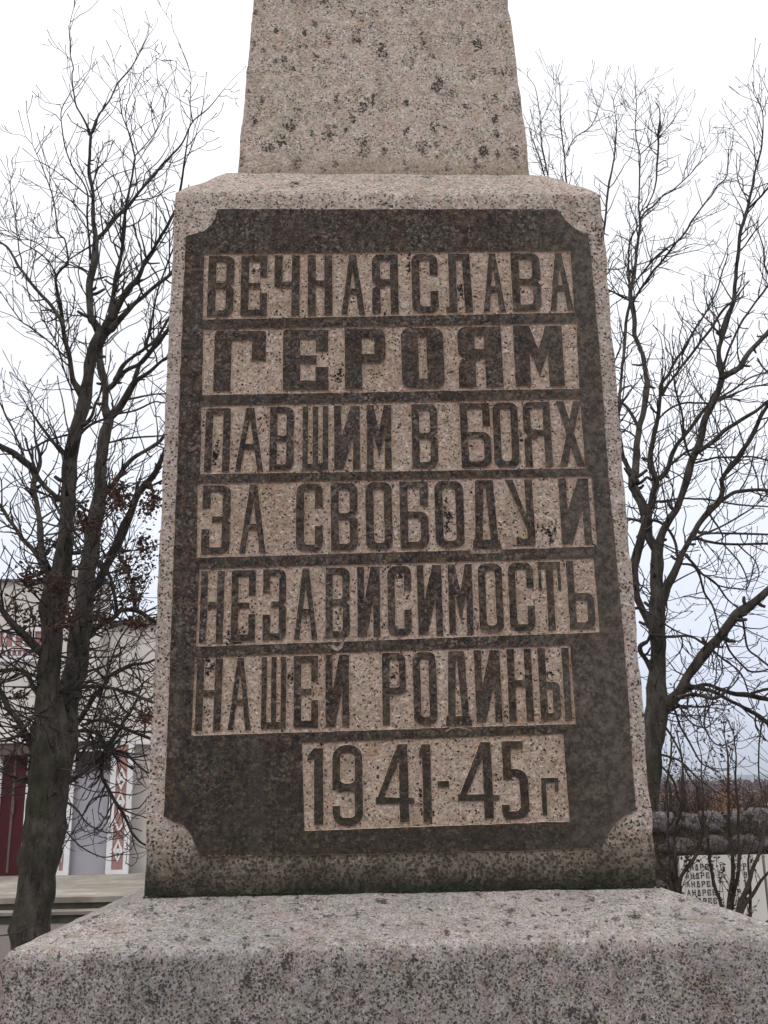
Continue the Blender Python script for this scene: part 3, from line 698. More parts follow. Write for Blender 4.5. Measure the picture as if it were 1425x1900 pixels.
def build_tree(limbs, Y0, base, seed, bark_m, twig_m, root, dens=1.0, spread=.5, low_y=900, burr=False):
    R = random.Random(seed); trunk = MB(); crown = MB(); placed = []    # placed: (px,py,Y)
    world = []
    for li, L in enumerate(limbs):
        x0, y0 = L[0][0], L[0][1]
        if placed:
            d, Ys = min(((q[0]-x0)**2+(q[1]-y0)**2, q[2]) for q in placed)
        else: Ys = Y0
        tot = 0; cum = [0]
        for i in range(1, len(L)): tot += math.hypot(L[i][0]-L[i-1][0], L[i][1]-L[i-1][1]); cum.append(tot)
        sl = 0 if li == 0 else R.choice((-1, 1))*R.uniform(.25, 1)*spread
        if li == 0: sl = 0
        P = []
        for (x, y, w), c in zip(L, cum):
            Yp = Ys + sl*c/200.0; Yp = max(Y0-2.6, min(Y0+2.8, Yp))
            q = at(x, y, Yp); P.append((q.x, q.y, q.z, w*.5*dep(q)/F)); placed.append((x, y, Yp))
        # dense interpolation of placed points for children
        for i in range(1, len(L)):
            for t in (.33, .66):
                placed.append((L[i-1][0]*(1-t)+L[i][0]*t, L[i-1][1]*(1-t)+L[i][1]*t, (placed[-1][2])))
        S = smooth_poly(P, 5)
        wmax = max(p[2] for p in L)
        V3 = []; RR = []
        for i, s in enumerate(S):
            v = Vector(s[:3]); r = max(s[3], .0022)
            jit = noise.noise_vector(v*2.7)*min(.03, r*.8) + noise.noise_vector(v*7)*min(.008, r*.5)
            V3.append(v+jit*(0 if i == 0 else 1)); RR.append(r*(1+.10*noise.noise(v*6)))
        target = trunk if wmax >= 6.5 else crown
        b0 = len(target.V)
        target.tube(V3, RR, 20 if wmax > 30 else 14 if wmax > 18 else 8 if wmax > 6.5 else 5)
        if wmax > 18:                       # ribs, burls and scars of the bark
            ns = 20 if wmax > 30 else 14
            for q in range(b0, len(target.V)):
                ci = (q-b0)//ns
                if ci >= len(V3): continue
                c_ = V3[ci]; o_ = target.V[q]-c_
                k_ = noise.noise(Vector((o_.x*16, o_.y*16, target.V[q].z*1.6)))*.22 + max(0, noise.noise(target.V[q]*5)-.1)*.40 - .05
                target.V[q] = c_+o_*(1+k_)
        world.append((V3, RR, [0]+cum, L))
    # --- twigs
    cnt = 0
    def grow(p, d, L, r, lvl, up, curl):
        nonlocal cnt
        cnt += 1
        n = max(3, int(L/.085)); P = [p]; RRr = [r]; seg = L/n; dd = d.normalized(); kids = []
        for i in range(n):
            f = (i+1)/n
            kk = 2.1 if R.random() < .3 else .75
            dd = (dd + kk*Vector((R.gauss(0, .20), R.gauss(0, .20), R.gauss(0, .17))) + Vector((0, 0, up + curl*f*f))).normalized()
            p = p+dd*seg; P.append(p); RRr.append(max(.0029, r*(1-.6*f))*R.uniform(.9, 1.15))
            if lvl < 2 and i < n-1 and R.random() < (.30 if lvl == 0 else .16):
                kids.append((p, dd.copy(), f))
        RRr[-1] = RRr[-2]*1.25
        crown.tube(P, RRr, 4 if lvl == 0 else 3, True)
        if R.random() < .8:
            crown.tube([P[-1], P[-1]+dd*.012, P[-1]+dd*.024], [.003, .0052, .0012], 4)
        for (q, dq, f) in kids:
            ax = Vector((R.gauss(0, 1), R.gauss(0, 1), R.gauss(0, 1))).cross(dq).normalized()
            nd = dq*.78+ax*R.uniform(.45, .85)
            grow(q, nd, L*R.uniform(.3, .6)*(1.15-.5*f), max(.0022, r*(1-.6*f)*.7), lvl+1, up, curl)
    for V3, RR, cum, L in world:
        py0, py1 = L[0][1], L[-1][1]
        for i in range(1, len(V3)):
            f = i/len(V3); py = py0+(py1-py0)*f
            seglen = (V3[i]-V3[i-1]).length; d = (V3[i]-V3[i-1]).normalized()
            r = RR[i]
            rate = dens*(7.2 if r < .03 else 5.5 if r < .06 else 3.0)*(.45+1.3*max(0, .5+noise.noise(V3[i]*1.3+Vector((seed, 0, 0)))))
            if burr and 930 < py < 1580: rate = dens*(19. if r < .05 else 30.)*(1.35 if py > 1120 else .7)
            if py > 1480: rate *= .4
            k = seglen*rate; m = int(k)+(1 if R.random() < k-int(k) else 0)
            for _ in range(m):
                ax = Vector((R.gauss(0, 1), R.gauss(0, 1), R.gauss(0, 1))).cross(d)
                if ax.length < 1e-3: continue
                ax.normalize(); low = max(0, min(1, (py-low_y)/350))
                nd = d*R.uniform(.3, .9)*(1 if d.z > -.1 else .5)+ax*R.uniform(.6, 1.0)+Vector((0, 0, .35-.75*low))
                Lg = R.uniform(.16, .72)*(1+.25*(1-low))*(.85 if r < .01 else 1)
                grow(V3[i].lerp(V3[i-1], R.random())+ax*r*.85, nd, Lg, min(.0088, max(.0046, r*.5)), 0 if Lg > .3 else 1, .05*(1-low)-.05*low, .12+.30*low)
        for i in range(2, len(V3)-1):                # snapped stubs
            if RR[i] > .012 and R.random() < .10:
                d = (V3[i]-V3[i-1]).normalized(); ax = Vector((R.gauss(0, 1), R.gauss(0, 1), R.gauss(0, 1))).cross(d).normalized()
                l_ = R.uniform(.04, .13); e_ = V3[i]+ax*(RR[i]+l_)+d*l_*.5; rs_ = min(.02, RR[i]*.45)
                crown.tube([V3[i], V3[i]+ax*(RR[i]+l_*.4)+d*l_*.15, e_], [rs_*1.2, rs_, rs_*.8], 6)
        # crown tip continuation
        if RR[-1] < .03:
            d = (V3[-1]-V3[-2]).normalized()
            for _ in range(2): grow(V3[-1], d+Vector((R.gauss(0, .3), R.gauss(0, .3), .1)), R.uniform(.25, .5), max(.003, RR[-1]*.8), 0, .05, .1)
    print('twigs', cnt, 'faces', len(crown.F))
    t = trunk.build('trunk', bark_m, root, True); c = crown.build('crown', twig_m, root, True)
    return t, c

BARK = bark('bark_mossy', (.028, .023, .020), (.092, .078, .066), (.030, .034, .013))
TWIG = simple('twig_bark', [(.3, (.026, .021, .020)), (.7, (.060, .049, .044))], 12, .85, .3, 60, .005)
LT = [
 [(57,1860,94),(57,1800,82),(57,1704,70),(66,1640,69),(76,1552,73),(87,1477,70),(91,1420,76),(94,1370,74),(90,1320,56),(87,1269,44),(90,1224,40),(95,1180,42),(99,1135,48),(104,1090,49),(115,1050,38),(121,1000,31),(125,950,29),(127,914,27),(130,870,27),(135,825,26),(147,780,25),(155,735,25),(163,710,21),(167,690,20),(175,656,24),(186,622,28)],
 [(90,1500,40),(100,1440,54),(113,1385,54),(124,1330,47),(132,1269,41),(138,1224,42),(148,1180,40),(158,1135,38),(163,1090,36),(164,1045,33),(171,1000,31),(178,955,28),(183,914,25),(186,869,23),(190,836,22),(196,802,22),(200,777,20)],
 [(184,625,18),(172,602,14),(167,592,13),(166,547,13),(168,513,14),(175,480,14),(177,453,12),(176,435,9),(172,412,8),(172,379,7),(170,358,7),(166,322,7),(165,300,6),(166,269,6),(168,251,5)],
 [(168,251,4),(162,236,4),(151,212,3.5),(141,194,3),(135,162,2.6),(133,138,2.4),(135.5,125,2.2),(129.6,101,2),(129.6,76,1.8),(129.3,50,1.6),(133,30,1.2),(139,10,1.2)],
 [(168,251,4),(177,234,4),(183,214,3.5),(202,188,3),(217,157,3),(240,130,2.5),(255,105,2),(275,66,1.5)],
 [(180,443,8),(195,430,7),(207,412,9),(220,399,8),(238,383,7),(258,356,5),(283,327,4.5),(303,303,4),(336,268,3.5),(358,226,2.5),(387,200,2),(416,165,1.2)],
 [(358,226,2.5),(353,194,2),(355,145,1.2)],
 [(188,622,24),(202,603,22),(212,580,16),(212,554,9),(216,513,8),(227,471,7),(229,435,6),(236,379,6),(240,356,5),(244,334,4),(249,300,3.5),(250,290,3),(240,248,2.5),(226,210,2),(221,165,1.2)],
 [(250,290,2.6),(268,271,2),(290,242,1.8),(308,200,1.2)],
 [(206,595,16),(218,567,13),(236,538,12),(258,513,9),(272,480,7),(292,448,6),(314,412,6),(330,375,5),(338,330,4),(345,285,3),(350,245,2)],
 [(205,612,14),(215,599,12),(242,569,9),(265,551,8),(292,527,7),(314,511,6),(335,492,5),(360,460,4)],
 [(272,640,6),(278,614,6),(283,581,4),(294,536,3.5),(319,468,3),(335,430,2)],
 [(152,738,16),(144,721,14),(135,701,10),(128,656,9),(119,618,8),(113,569,7),(104,531,5.5),(105,513,5),(115,498,4.5),(126,486,4),(121,446,3),(108,430,3),(99,370,2.5),(81,316,2),(74,300,1.6),(60,268,1.2)],
 [(104,509,3.5),(90,484,3),(75,470,2.6),(56,459,2),(37,444,2),(27,396,1.8),(19,363,1.5),(20,331,1)],
 [(37,444,1.8),(9,426,1.6),(-8,416,1.4),(-30,400,1)],
 [(117,606,7),(112,592,7),(90,563,6.5),(70,540,6),(45,507,5.5),(31,489,5),(16,462,4.5),(0,450,3.5),(-30,425,2.5)],
 [(165,515,3),(155,502,3),(126,489,2.5),(106,477,2.2),(65,448,2),(42,445,1.5)],
 [(163,408,3),(150,392,2.6),(135,376,2.5),(112,356,2),(90,320,1.6),(86,309,1.2)],
 [(174,495,5),(167,468,5),(164,435,4),(161,401,4),(163,367,3.5),(155,340,3),(139,318,3),(125,286,2.5),(116,244,2.3),(114,207,2),(125,182,1.8),(135,165,1)],
 [(175,452,3),(155,464,3),(141,473,2.6),(128,482,2.6)],
 [(128,663,4),(121,661,4),(90,634,3),(70,618,3),(52,604,3),(40,596,2.4),(13,560,2),(0,540,1.6),(-20,515,1.2)],
 [(140,722,3),(132,719,3),(119,685,3),(108,645,2.5),(85,600,2.5),(79,592,2),(70,542,1.6),(63,502,1.3),(60,471,1)],
 [(198,775,16),(193,753,14),(194,723,12),(189,690,14),(186,663,12),(182,640,12)],
 [(196,722,11),(209,710,10),(227,692,8),(258,676,8),(276,658,9),(299,627,8),(314,607,7),(340,575,6),(370,530,5)],
 [(213,706,8),(216,699,7),(225,679,7),(247,661,6),(269,645,6),(290,629,6),(315,590,5),(345,550,4)],
 [(202,774,16),(207,768,15),(229,744,14),(247,712,12),(257,703,9),(276,690,7),(308,665,5),(335,652,4)],
 [(248,710,9),(256,685,9),(262,672,7),(276,655,6)],
 [(210,768,5),(238,764,4),(263,755,4),(287,746,3),(305,748,3),(335,740,2)],
 [(235,742,4),(256,737,4),(287,731,3),(308,730,3),(335,722,2)],
 [(200,822,4),(229,815,4),(260,811,4),(299,809,3),(335,803,2)],
 [(188,920,12),(195,912,10),(216,890,9),(238,860,8),(263,840,7),(299,816,6.6),(312,790,5),(330,755,4)],
 [(150,1190,26),(160,1140,20),(171,1108,16),(180,1086,15),(195,1059,15),(202,1041,16),(220,1003,20),(238,969,17),(254,929,13),(269,902,13),(287,877,11),(301,850,9),(315,820,8),(335,780,6)],
 [(272,906,4),(301,893,3),(330,880,2)],
 [(100,1090,20),(90,1056,14),(77,1018,12),(76,976,11),(67,940,10),(63,906,12),(67,879,10),(74,851,7),(65,813,4),(64,780,3),(58,753,2.5),(52,726,1.5)],
 [(66,886,11),(60,872,12),(45,856,13),(22,838,12),(0,827,10),(-30,815,8)],
 [(118,936,9),(112,930,9),(97,915,9),(75,893,9),(67,880,8)],
 [(97,925,6),(108,944,6),(126,978,5.5),(139,1012,5),(153,1027,4),(180,1035,3)],
 [(125,843,9),(112,836,8),(94,813,6),(74,786,5),(65,773,3)],
 [(130,810,4.5),(124,807,4),(85,820,4),(49,836,4),(34,820,4),(25,798,4),(13,775,4),(0,748,3),(-20,720,2)],
 [(124,832,9),(145,808,7),(165,790,5.5),(192,778,4.5)],
 [(152,792,7),(168,775,6),(176,750,5),(184,735,4)],
 [(92,1062,14),(81,1052,12),(67,1027,9),(45,1003,8),(25,976,7),(2,944,6.6),(-20,915,5)],
 [(84,1225,20),(72,1209,17),(45,1180,14),(22,1157,13),(0,1130,11),(-30,1090,9)],
 [(72,1290,12),(61,1272,9),(45,1247,7),(22,1242,6.6),(0,1247,6),(-25,1258,5)],
 [(74,1420,20),(60,1395,15),(34,1337,12),(18,1314,11),(4,1285,10),(-20,1240,9)],
 [(120,1362,9),(144,1357,7),(175,1359,8),(193,1377,8),(205,1392,7)],
 [(112,1458,11),(124,1451,9),(157,1429,8),(192,1401,9),(202,1386,10),(227,1343,6.6),(245,1315,5),(262,1280,3)],
 [(190,1405,8),(189,1441,6.8),(210,1482,6.6),(232,1517,6),(242,1542,5),(260,1563,4),(280,1570,3)],
 [(104,1292,8),(112,1290,7),(157,1276,6.6),(202,1276,6),(236,1283,6),(278,1299,6),(310,1310,4)],
 [(150,1345,6),(186,1335,6),(216,1346,6.6),(247,1357,6),(276,1368,6),(310,1385,4)],
 [(140,1340,13),(153,1326,10),(175,1294,9),(195,1269,8),(202,1254,7.5),(227,1240,8),(247,1234,7),(275,1229,5),(305,1215,4)],
 [(155,1185,12),(168,1175,10),(191,1157,9),(211,1144,9),(225,1132,8),(254,1135,9),(281,1148,8),(310,1160,6)],
 [(217,1135,7),(211,1094,6),(202,1067,6),(191,1058,7),(181,1040,6),(172,1030,4)],
 [(250,1133,7),(247,1094,5.5),(238,1063,4.5),(225,1038,4),(216,1013,3)],
 [(60,1330,8),(30,1365,6),(5,1375,5),(-20,1372,4)],
 [(110,1480,6),(140,1500,4),(165,1530,3),(200,1545,2.5),(225,1540,2)],
 [(60,1440,7),(35,1450,5),(10,1430,4),(-15,1425,3)],
 [(112,1420,6),(150,1400,5),(185,1300,4),(215,1200,3.5),(240,1160,3)],
 [(205,1390,6),(235,1400,5),(262,1425,4),(290,1440,3)],
 [(200,1476,4),(170,1485,4),(150,1520,3),(125,1560,2.5)],
 [(210,1275,5),(225,1310,4),(250,1330,3),(285,1335,3)],
 [(96,1530,4),(120,1540,3),(150,1570,3),(190,1590,2.5),(220,1585,2)],
]
RTR = [
 [(1190,1850,66),(1193,1700,54),(1197,1560,48),(1200,1490,46),(1206,1400,46),(1215,1350,46),(1220,1300,43),(1221,1255,33),(1221,1216,28),(1222,1190,32),(1220,1150,34),(1220,1110,28),(1219.5,1080,25),(1220,1035,24),(1222,1008,24)],
 [(1219,1020,20),(1210,1003,18),(1204,990,17),(1199,956,20),(1190,934,17),(1179,911,17),(1175,900,17),(1179,869,15),(1184,836,13),(1187,802,12),(1189,780,11),(1194,753,10),(1202,717,11),(1199,699,9),(1193,663,8),(1186,640,8),(1179,622,9),(1178,600,10),(1170,565,9),(1171,542,8),(1177,502,6),(1181,468,6),(1185,435,5),(1187,408,5),(1185,379,3.5),(1186,345,3),(1187,300,3),(1187,288,2.5),(1179,244,2),(1181,189,1.6),(1178,164,1)],
 [(1223,1012,22),(1226,1000,18),(1233,979,15),(1251,949,13),(1263,925,13),(1271,905,14),(1282,863,14),(1296,825,13),(1307,780,13),(1321,753,12),(1336,712,11),(1339,694,11),(1334,656,8),(1339,627,8.5),(1343,606,11),(1359,563,9),(1365,525,7.5),(1370,468,7),(1374,435,6),(1386,394,6),(1392,365,5),(1401,322,4),(1407,300,3.5),(1414,260,3),(1415,208,2),(1396,170,1)],
 [(1415,208,2),(1425,180,1.4),(1432,150,1)],
 [(1170,545,5),(1166,502,4),(1166,468,3.5),(1172,439,3),(1180,425,2.5)],
 [(1187,408,4),(1202,390,3.5),(1213,383,3.5),(1228,365,3),(1249,352,2.5),(1267,336,2.2),(1282,322,1.8),(1298,300,1.5),(1305,278,1)],
 [(1187,288,2.2),(1200,275,2),(1219,258,2)],
 [(1200,386,2.6),(1210,363,2.6),(1218,340,3),(1219,323,3.5),(1221,263,4),(1220,254,5)],
 [(1220,255,2),(1213,235,1.6),(1207,218,1.2)],[(1221,255,2),(1230,225,1.6),(1236,202,1.2)],[(1221,256,2),(1240,235,1.6),(1252,220,1.2)],
 [(1171,560,5),(1177,556,5),(1195,529,5),(1213,502,5),(1235,477,4.5),(1253,453,4),(1271,432,4),(1285,408,3.5),(1307,379,3),(1321,363,3),(1330,347,2.5),(1348,329,2),(1351,300,2),(1352,275,1.2)],
 [(1176,528,3),(1208,486,4),(1231,466,4),(1249,453,3),(1270,440,2)],
 [(1168,558,4),(1150,548,4),(1132,539,3),(1100,530,3)],
 [(1174,900,12),(1170,880,10),(1158,845,8),(1148,800,7),(1149,750,6),(1153,701,5),(1159,645,6),(1161,610,6),(1166,570,5),(1168,545,4)],
 [(1184,790,7),(1181,784,6.6),(1168,762,6),(1150,744,5.5),(1130,715,5)],
 [(1184,814,4),(1168,802,3),(1150,795,3),(1125,788,3)],
 [(1148,770,7),(1130,715,7),(1115,640,6.6),(1108,520,6),(1118,440,5),(1123,412,4),(1127,367,4),(1131,338,4),(1139,300,3),(1142,260,3),(1144,234,2),(1138,186,1)],
 [(1112,600,6),(1090,520,6),(1068,440,5),(1055,370,4),(1050,330,3.5),(1048,292,3),(1040,228,2.5),(1039,164,1.5),(1036,149,1)],
 [(1050,288,2.5),(1066,256,2),(1094,237,2),(1110,205,1.6),(1120,177,1)],
 [(1068,440,4),(1040,390,3.6),(1020,345,3),(1016,323,3),(1005,266,2.5),(1003,228,2),(994,167,1.5),(984,149,1)],
 [(1040,390,3),(1015,340,3),(1000,290,2.4),(985,250,2)],
 [(1200,965,14),(1204,945,13),(1210,927,12),(1215,900,13),(1213,885,12),(1208,858,11),(1208,836,10),(1213,802,9),(1219.5,768,8),(1224,739,7),(1227,714,7),(1240,697,5),(1251,672,5),(1267,649,4.5),(1280,625,4),(1294,604,4),(1303,590,3.5),(1320,560,3),(1332,536,3),(1341,502,2.5),(1350,475,2),(1350,446,1.5)],
 [(1225,735,6),(1231,728,6),(1244,710,5),(1253,697,5),(1278,663,5),(1296,640,5),(1314,618,5),(1325,602,5),(1341,576,5),(1356,562,5)],
 [(1213,900,9),(1218,890,9),(1231,880,10),(1240,867,9),(1249,842,8),(1262,818,7),(1285,789,7),(1309,758,6.6)],
 [(1386,390,5),(1406,370,4),(1425,349,3.4),(1450,320,3)],
 [(1340,700,11),(1352,695,10),(1370,683,10),(1388,656,9),(1404,640,9),(1424,616,9),(1450,580,8)],
 [(1339,690,5),(1354,645,4.5),(1374,600,4.5),(1386,581,4),(1415,542,4),(1445,500,3)],
 [(1319,750,5),(1300,748,4),(1289,748,4),(1269,748,3.8),(1249,755,3.8),(1233,766,4),(1222,778,3)],
 [(1292,840,10),(1303,833,9),(1330,813,9),(1352,795,7.5),(1379,777,7),(1404,762,6),(1425,744,6),(1455,722,5)],
 [(1330,742,4.5),(1363,721,4),(1388,703,3.5),(1425,690,3),(1450,684,2)],
 [(1330,744,4),(1363,730,3.5),(1397,717,3),(1425,714,3),(1450,712,2)],
 [(1290,860,5),(1300,856,4.5),(1330,849,4),(1368,849,4),(1397,847,3.5),(1425,854,3),(1450,860,2)],
 [(1246,862,5),(1253,856,4.5),(1271,840,4.5),(1288,833,5)],
 [(1283,848,5.5),(1278,842,5),(1271,813,5),(1266,766,4),(1260,744,4),(1253,717,4),(1251,700,3)],
 [(1212,932,4.5),(1251,927,4.5),(1276,925,4),(1307,927,4),(1334,931,3.4),(1374,936,3.4),(1425,940,3),(1450,942,2)],
 [(1221,1140,20),(1231,1102,18),(1244,1075,16),(1258,1039,13),(1267,1021,11),(1280,997,11),(1298,972,11),(1318,949,11),(1336,929,10),(1343,907,9.5),(1342,890,9),(1352,869,8.5),(1370,847,9),(1386,825,8),(1399,802,8),(1408,780,7),(1425,750,7),(1445,710,6.6)],
 [(1338,928,8),(1348,922,7.5),(1365,913,7),(1392,909,6.6),(1425,910,6.6),(1460,915,6)],
 [(1294,985,6),(1300,990,5),(1330,990,4.5),(1374,991,4.5),(1425,992,4),(1460,994,3)],
 [(1284,1000,7),(1294,999,6),(1307,1003,5.5),(1330,1008,5),(1374,1010,4.5),(1425,1009,4.5),(1460,1008,3)],
 [(1291,997,4.5),(1318,985,4),(1352,970,3.6),(1386,949,3),(1402,938,2.5)],
 [(1258,1040,6),(1253,1012,5.5),(1246,994,5.5),(1233,976,5.5),(1213,965,5.5),(1190,967,6),(1163,963,4.5)],
 [(1258,1045,5),(1262,1046,4.5),(1285,1048,5),(1298,1066,4.5),(1307,1098,4),(1321,1122,4),(1333,1163,3.4)],
 [(1270,1030,4),(1285,1045,4),(1298,1060,4),(1318,1073,4),(1332,1086,4),(1348,1111,3.4),(1370,1129,3)],
 [(1332,1086,3.4),(1350,1091,3),(1374,1093,3),(1386,1091,2.6),(1399,1053,2)],
 [(1316,953,4),(1341,992,3.4),(1341,1006,3),(1359,1028,3),(1374,1046,3),(1386,1075,2.4),(1384,1085,2)],
 [(1367,1008,3),(1385,1025,3),(1400,1040,2.6),(1408,1060,2.4),(1405,1076,2)],
 [(1219,1175,18),(1204,1147,15),(1190,1125,13),(1179,1102,14),(1179,1068,17),(1181,1035,17),(1188,1001,16),(1195,979,15),(1199,960,14)],
 [(1182,1122,3.4),(1213,1142,3.4),(1237,1160,3.4),(1262,1174,3),(1285,1180,2)],
 [(1212,1250,10),(1207,1238,9.5),(1198,1224,9),(1189,1211,9),(1187,1198,9),(1201,1191,7)],
 [(1204,1176,4.5),(1240,1183,5),(1280,1181,5),(1311,1198,4.5),(1325,1210,3)],
 [(1222,1325,34),(1238,1308,28),(1260,1286,22),(1274,1258,18),(1293,1229,18),(1320,1200,18),(1338,1178,17),(1352,1155,18),(1370,1136,18),(1404,1118,15),(1425,1098,15),(1460,1070,13)],
 [(1262,1284,12),(1274,1279,10),(1296,1271,7.5),(1315,1271,7),(1338,1282,8),(1366,1288,9),(1393,1289,10),(1425,1299,8),(1460,1312,7)],
 [(1268,1280,8),(1285,1275,7),(1316,1282,7),(1347,1297,7),(1375,1308,7),(1399,1322,8),(1425,1342,9),(1460,1370,8)],
 [(1256,1296,9),(1267,1293,7.5),(1289,1289,6.8),(1320,1297,6.6),(1340,1292,5)],
 [(1393,1286,6),(1425,1277,5.5),(1455,1272,5)],
 [(1245,1318,7),(1253,1313,6),(1267,1311,5),(1278,1311,4.5)],
 [(1262,1313,3.6),(1278,1337,3.4),(1292,1347,3),(1309,1350,3),(1317,1346,2.5)],
 [(1313,1294,3.2),(1307,1322,3),(1307,1348,3),(1320,1373,3),(1337,1383,3),(1357,1377,2.4),(1364,1371,2)],
 [(1276,1291,2.8),(1276,1320,2.6),(1291,1335,2.6),(1302,1324,2)],
 [(1246,1316,5),(1253,1320,4.4),(1264,1352,4),(1282,1383,3.6),(1300,1415,3.2),(1316,1425,2.4)],
 [(1232,1345,5),(1243,1362,4.4),(1262,1395,4),(1267,1417,4),(1284,1450,3.4),(1302,1472,3)],
 [(1415,1338,3.4),(1408,1381,3.2),(1408,1435,3),(1413,1463,3)],
 [(1337,1178,4.6),(1344,1185,4.2),(1358,1211,4),(1375,1231,3.8),(1395,1247,4),(1425,1242,3.4),(1450,1230,3)],
 [(1374,1140,4),(1380,1160,4),(1388,1202,4),(1408,1220,4),(1425,1235,4),(1450,1250,3)],
 [(1322,1203,3.4),(1340,1222,3.2),(1366,1240,3.2),(1380,1258,3),(1388,1282,3)],
 [(1340,1222,3),(1340,1247,2.6),(1329,1268,2.4)],
 [(1445,545,5),(1440,540,4.5),(1425,507,4),(1419,491,3.4),(1417,462,3),(1407,430,2)],
 [(1224,1400,5),(1245,1405,4.4),(1262,1412,4),(1290,1440,3.4),(1310,1455,3)],
 [(1226,1420,4.4),(1250,1450,4),(1262,1490,3.4),(1290,1530,3)],
]
LBASE = at(57, 1860, 7.0); LBASE = Vector((LBASE.x, 7.0, 0))
# the traced trunk foot must reach the ground
def drop_base(limbs, Y0):
    x, y, w = limbs[0][0]
    q = at(x, y, Y0)
    return q
for limbs, Y0 in ((LT, 7.0), (RTR, 8.0)):
    # extend lowest point to ground level
    x, y, w = limbs[0][0]; yy = y
    while at(x, yy, Y0).z > -.05: yy += 5
    limbs[0].insert(0, (x-1, yy, w*1.25)) if yy > y else limbs[0].__setitem__(0, (x, yy, w))
tl = empty('bare_tree', LBASE, 'large leafless tree with mossy forked trunk in front of the cream building', 'tree')
build_tree(LT, 7.0, LBASE, 11, BARK, TWIG, tl, 1.0, burr=True)
b2 = at(1193, 1700, 8.0); RB = Vector((b2.x, 8.0, 0))
tr = empty('bare_tree', RB, 'large leafless tree right of the monument, rising behind the boulder wall', 'tree')
build_tree(RTR, 8.0, RB, 23, BARK, TWIG, tr, 1.0)

# withered leaves still hanging in the left tree
LEAF = simple('withered_leaf', [(.3, (.030, .016, .010)), (.6, (.060, .028, .016)), (.8, (.10, .045, .02))], 9, .8, .2, 60, .003)
def leaf(m, p, R, s):
    a = Vector((R.gauss(0, 1), R.gauss(0, 1), R.gauss(0, .8))).normalized(); b = a.orthogonal().normalized()
    b.rotate(Matrix.Rotation(R.uniform(0, 6.28), 3, a)); c = a.cross(b)
    m.add([p, p+a*s*.5+b*s*.32+c*s*.1, p+a*s, p+a*s*.5-b*s*.32+c*s*.1], [(0, 1, 2), (0, 2, 3)])
Rl = random.Random(5); mb = MB()
CL = [(222,925,32,26,110),(215,915,20,30,80),(285,925,18,30,70),(270,945,24,22,60),(150,950,14,34,60),(155,975,20,16,60),(60,1070,22,26,90),(25,1125,12,22,30),(55,1145,26,18,40),
      (105,1085,26,26,90),(190,1150,26,12,70),(255,1155,26,14,90),(230,1050,16,30,60),(255,1085,20,24,60),(265,1010,20,22,60),(38,1290,16,10,30),(270,1330,10,18,40),(115,1150,22,30,60),(180,980,14,30,50),(95,1010,18,14,30),(240,1110,30,20,60),(270,1040,22,40,60)]
for cx, cy, rx, ry, n in CL:
    Yc = 7+Rl.uniform(-.7, .5)
    for _ in range(int(n*2.6)):
        x, y = cx+Rl.gauss(0, rx*.5), cy+Rl.gauss(0, ry*.5)
        leaf(mb, at(x, y, Yc+Rl.gauss(0, .18)), Rl, Rl.uniform(.022, .055))
lv = mb.build('withered_leaves', LEAF, tl)
ORL = simple('russet_leaf', [(.3, (.16, .05, .025)), (.7, (.26, .09, .04))], 9, .8, .2, 60, .003)
mb = MB()
for _ in range(5): leaf(mb, at(1307+Rl.gauss(0, 2), 588+Rl.gauss(0, 3), 8.0), Rl, .05)
mb.build('last_leaf', ORL, tr)

# leaf litter under the left tree
mb = MB()
for _ in range(2600):
    x = LBASE.x+Rl.gauss(-.2, 2.6); y = 6.2+Rl.gauss(0, 2.0)
    p = Vector((x, y, .006+Rl.random()*.012)); a = Rl.uniform(0, 6.28); s = Rl.uniform(.03, .075)
    A = Vector((math.cos(a), math.sin(a), Rl.uniform(-.05, .25))); Bv = Vector((-math.sin(a), math.cos(a), Rl.uniform(-.1, .2)))
    mb.add([p, p+A*s*.5+Bv*s*.3, p+A*s, p+A*s*.5-Bv*s*.3], [(0, 1, 2, 3)])
lit = mb.build('fallen_leaves', simple('litter', [(.3, (.11, .05, .03)), (.5, (.20, .11, .06)), (.7, (.30, .20, .11))], 7, .9, .2, 40, .003)); tag(lit, kind='stuff')

# ------------------------------------------------------------------ boulder wall with name plaques
WY = 5.0
BLD = NT('boulder'); n1 = BLD.noise(15, 6, .75).outputs[0]; oi = BLD.n('ShaderNodeTexVoronoi', {'Vector': BLD.co, 'Scale': 3.2})
c_ = BLD.ramp(n1, [(.3, (.022, .019, .018)), (.44, (.060, .048, .046)), (.53, (.13, .115, .12)), (.62, (.085, .055, .038)), (.72, (.20, .19, .19))])
c_ = BLD.mix(BLD.rng(BLD.noise(60, 2).outputs[0], .58, .7, 0, .6), c_, (.32, .30, .28))
c_ = BLD.mix(BLD.rng(BLD.noise(4, 4, .7).outputs[0], .52, .66, 0, .7), c_, (.075, .075, .035))
BOULD = BLD.fin(c_, .9, BLD.noise(28, 5, .7).outputs[0], .03, .8)
MORT = simple('mortar', [(.3, (.020, .018, .014)), (.5, (.045, .040, .026)), (.7, (.085, .065, .042))], 12, .95, .5, 50, .01)
WX = lambda px, py=1600: at(px, py, WY).x
WZ = lambda py, px=1340: at(px, py, WY).z
wz0, wz1, wz2, wz3 = 0.0, WZ(1583), WZ(1548), WZ(1507)
wroot = empty('memorial_wall', (WX(1300), WY, 0), 'low boulder wall set with white plaques of engraved names, right of the monument', 'wall')
wx0, wx1 = WX(1150), WX(2050)
mb = MB(); mb.box(wx0, wx1, WY+.012, WY+.55, 0, wz3-.022); mb.build('mortar_core', MORT, wroot)
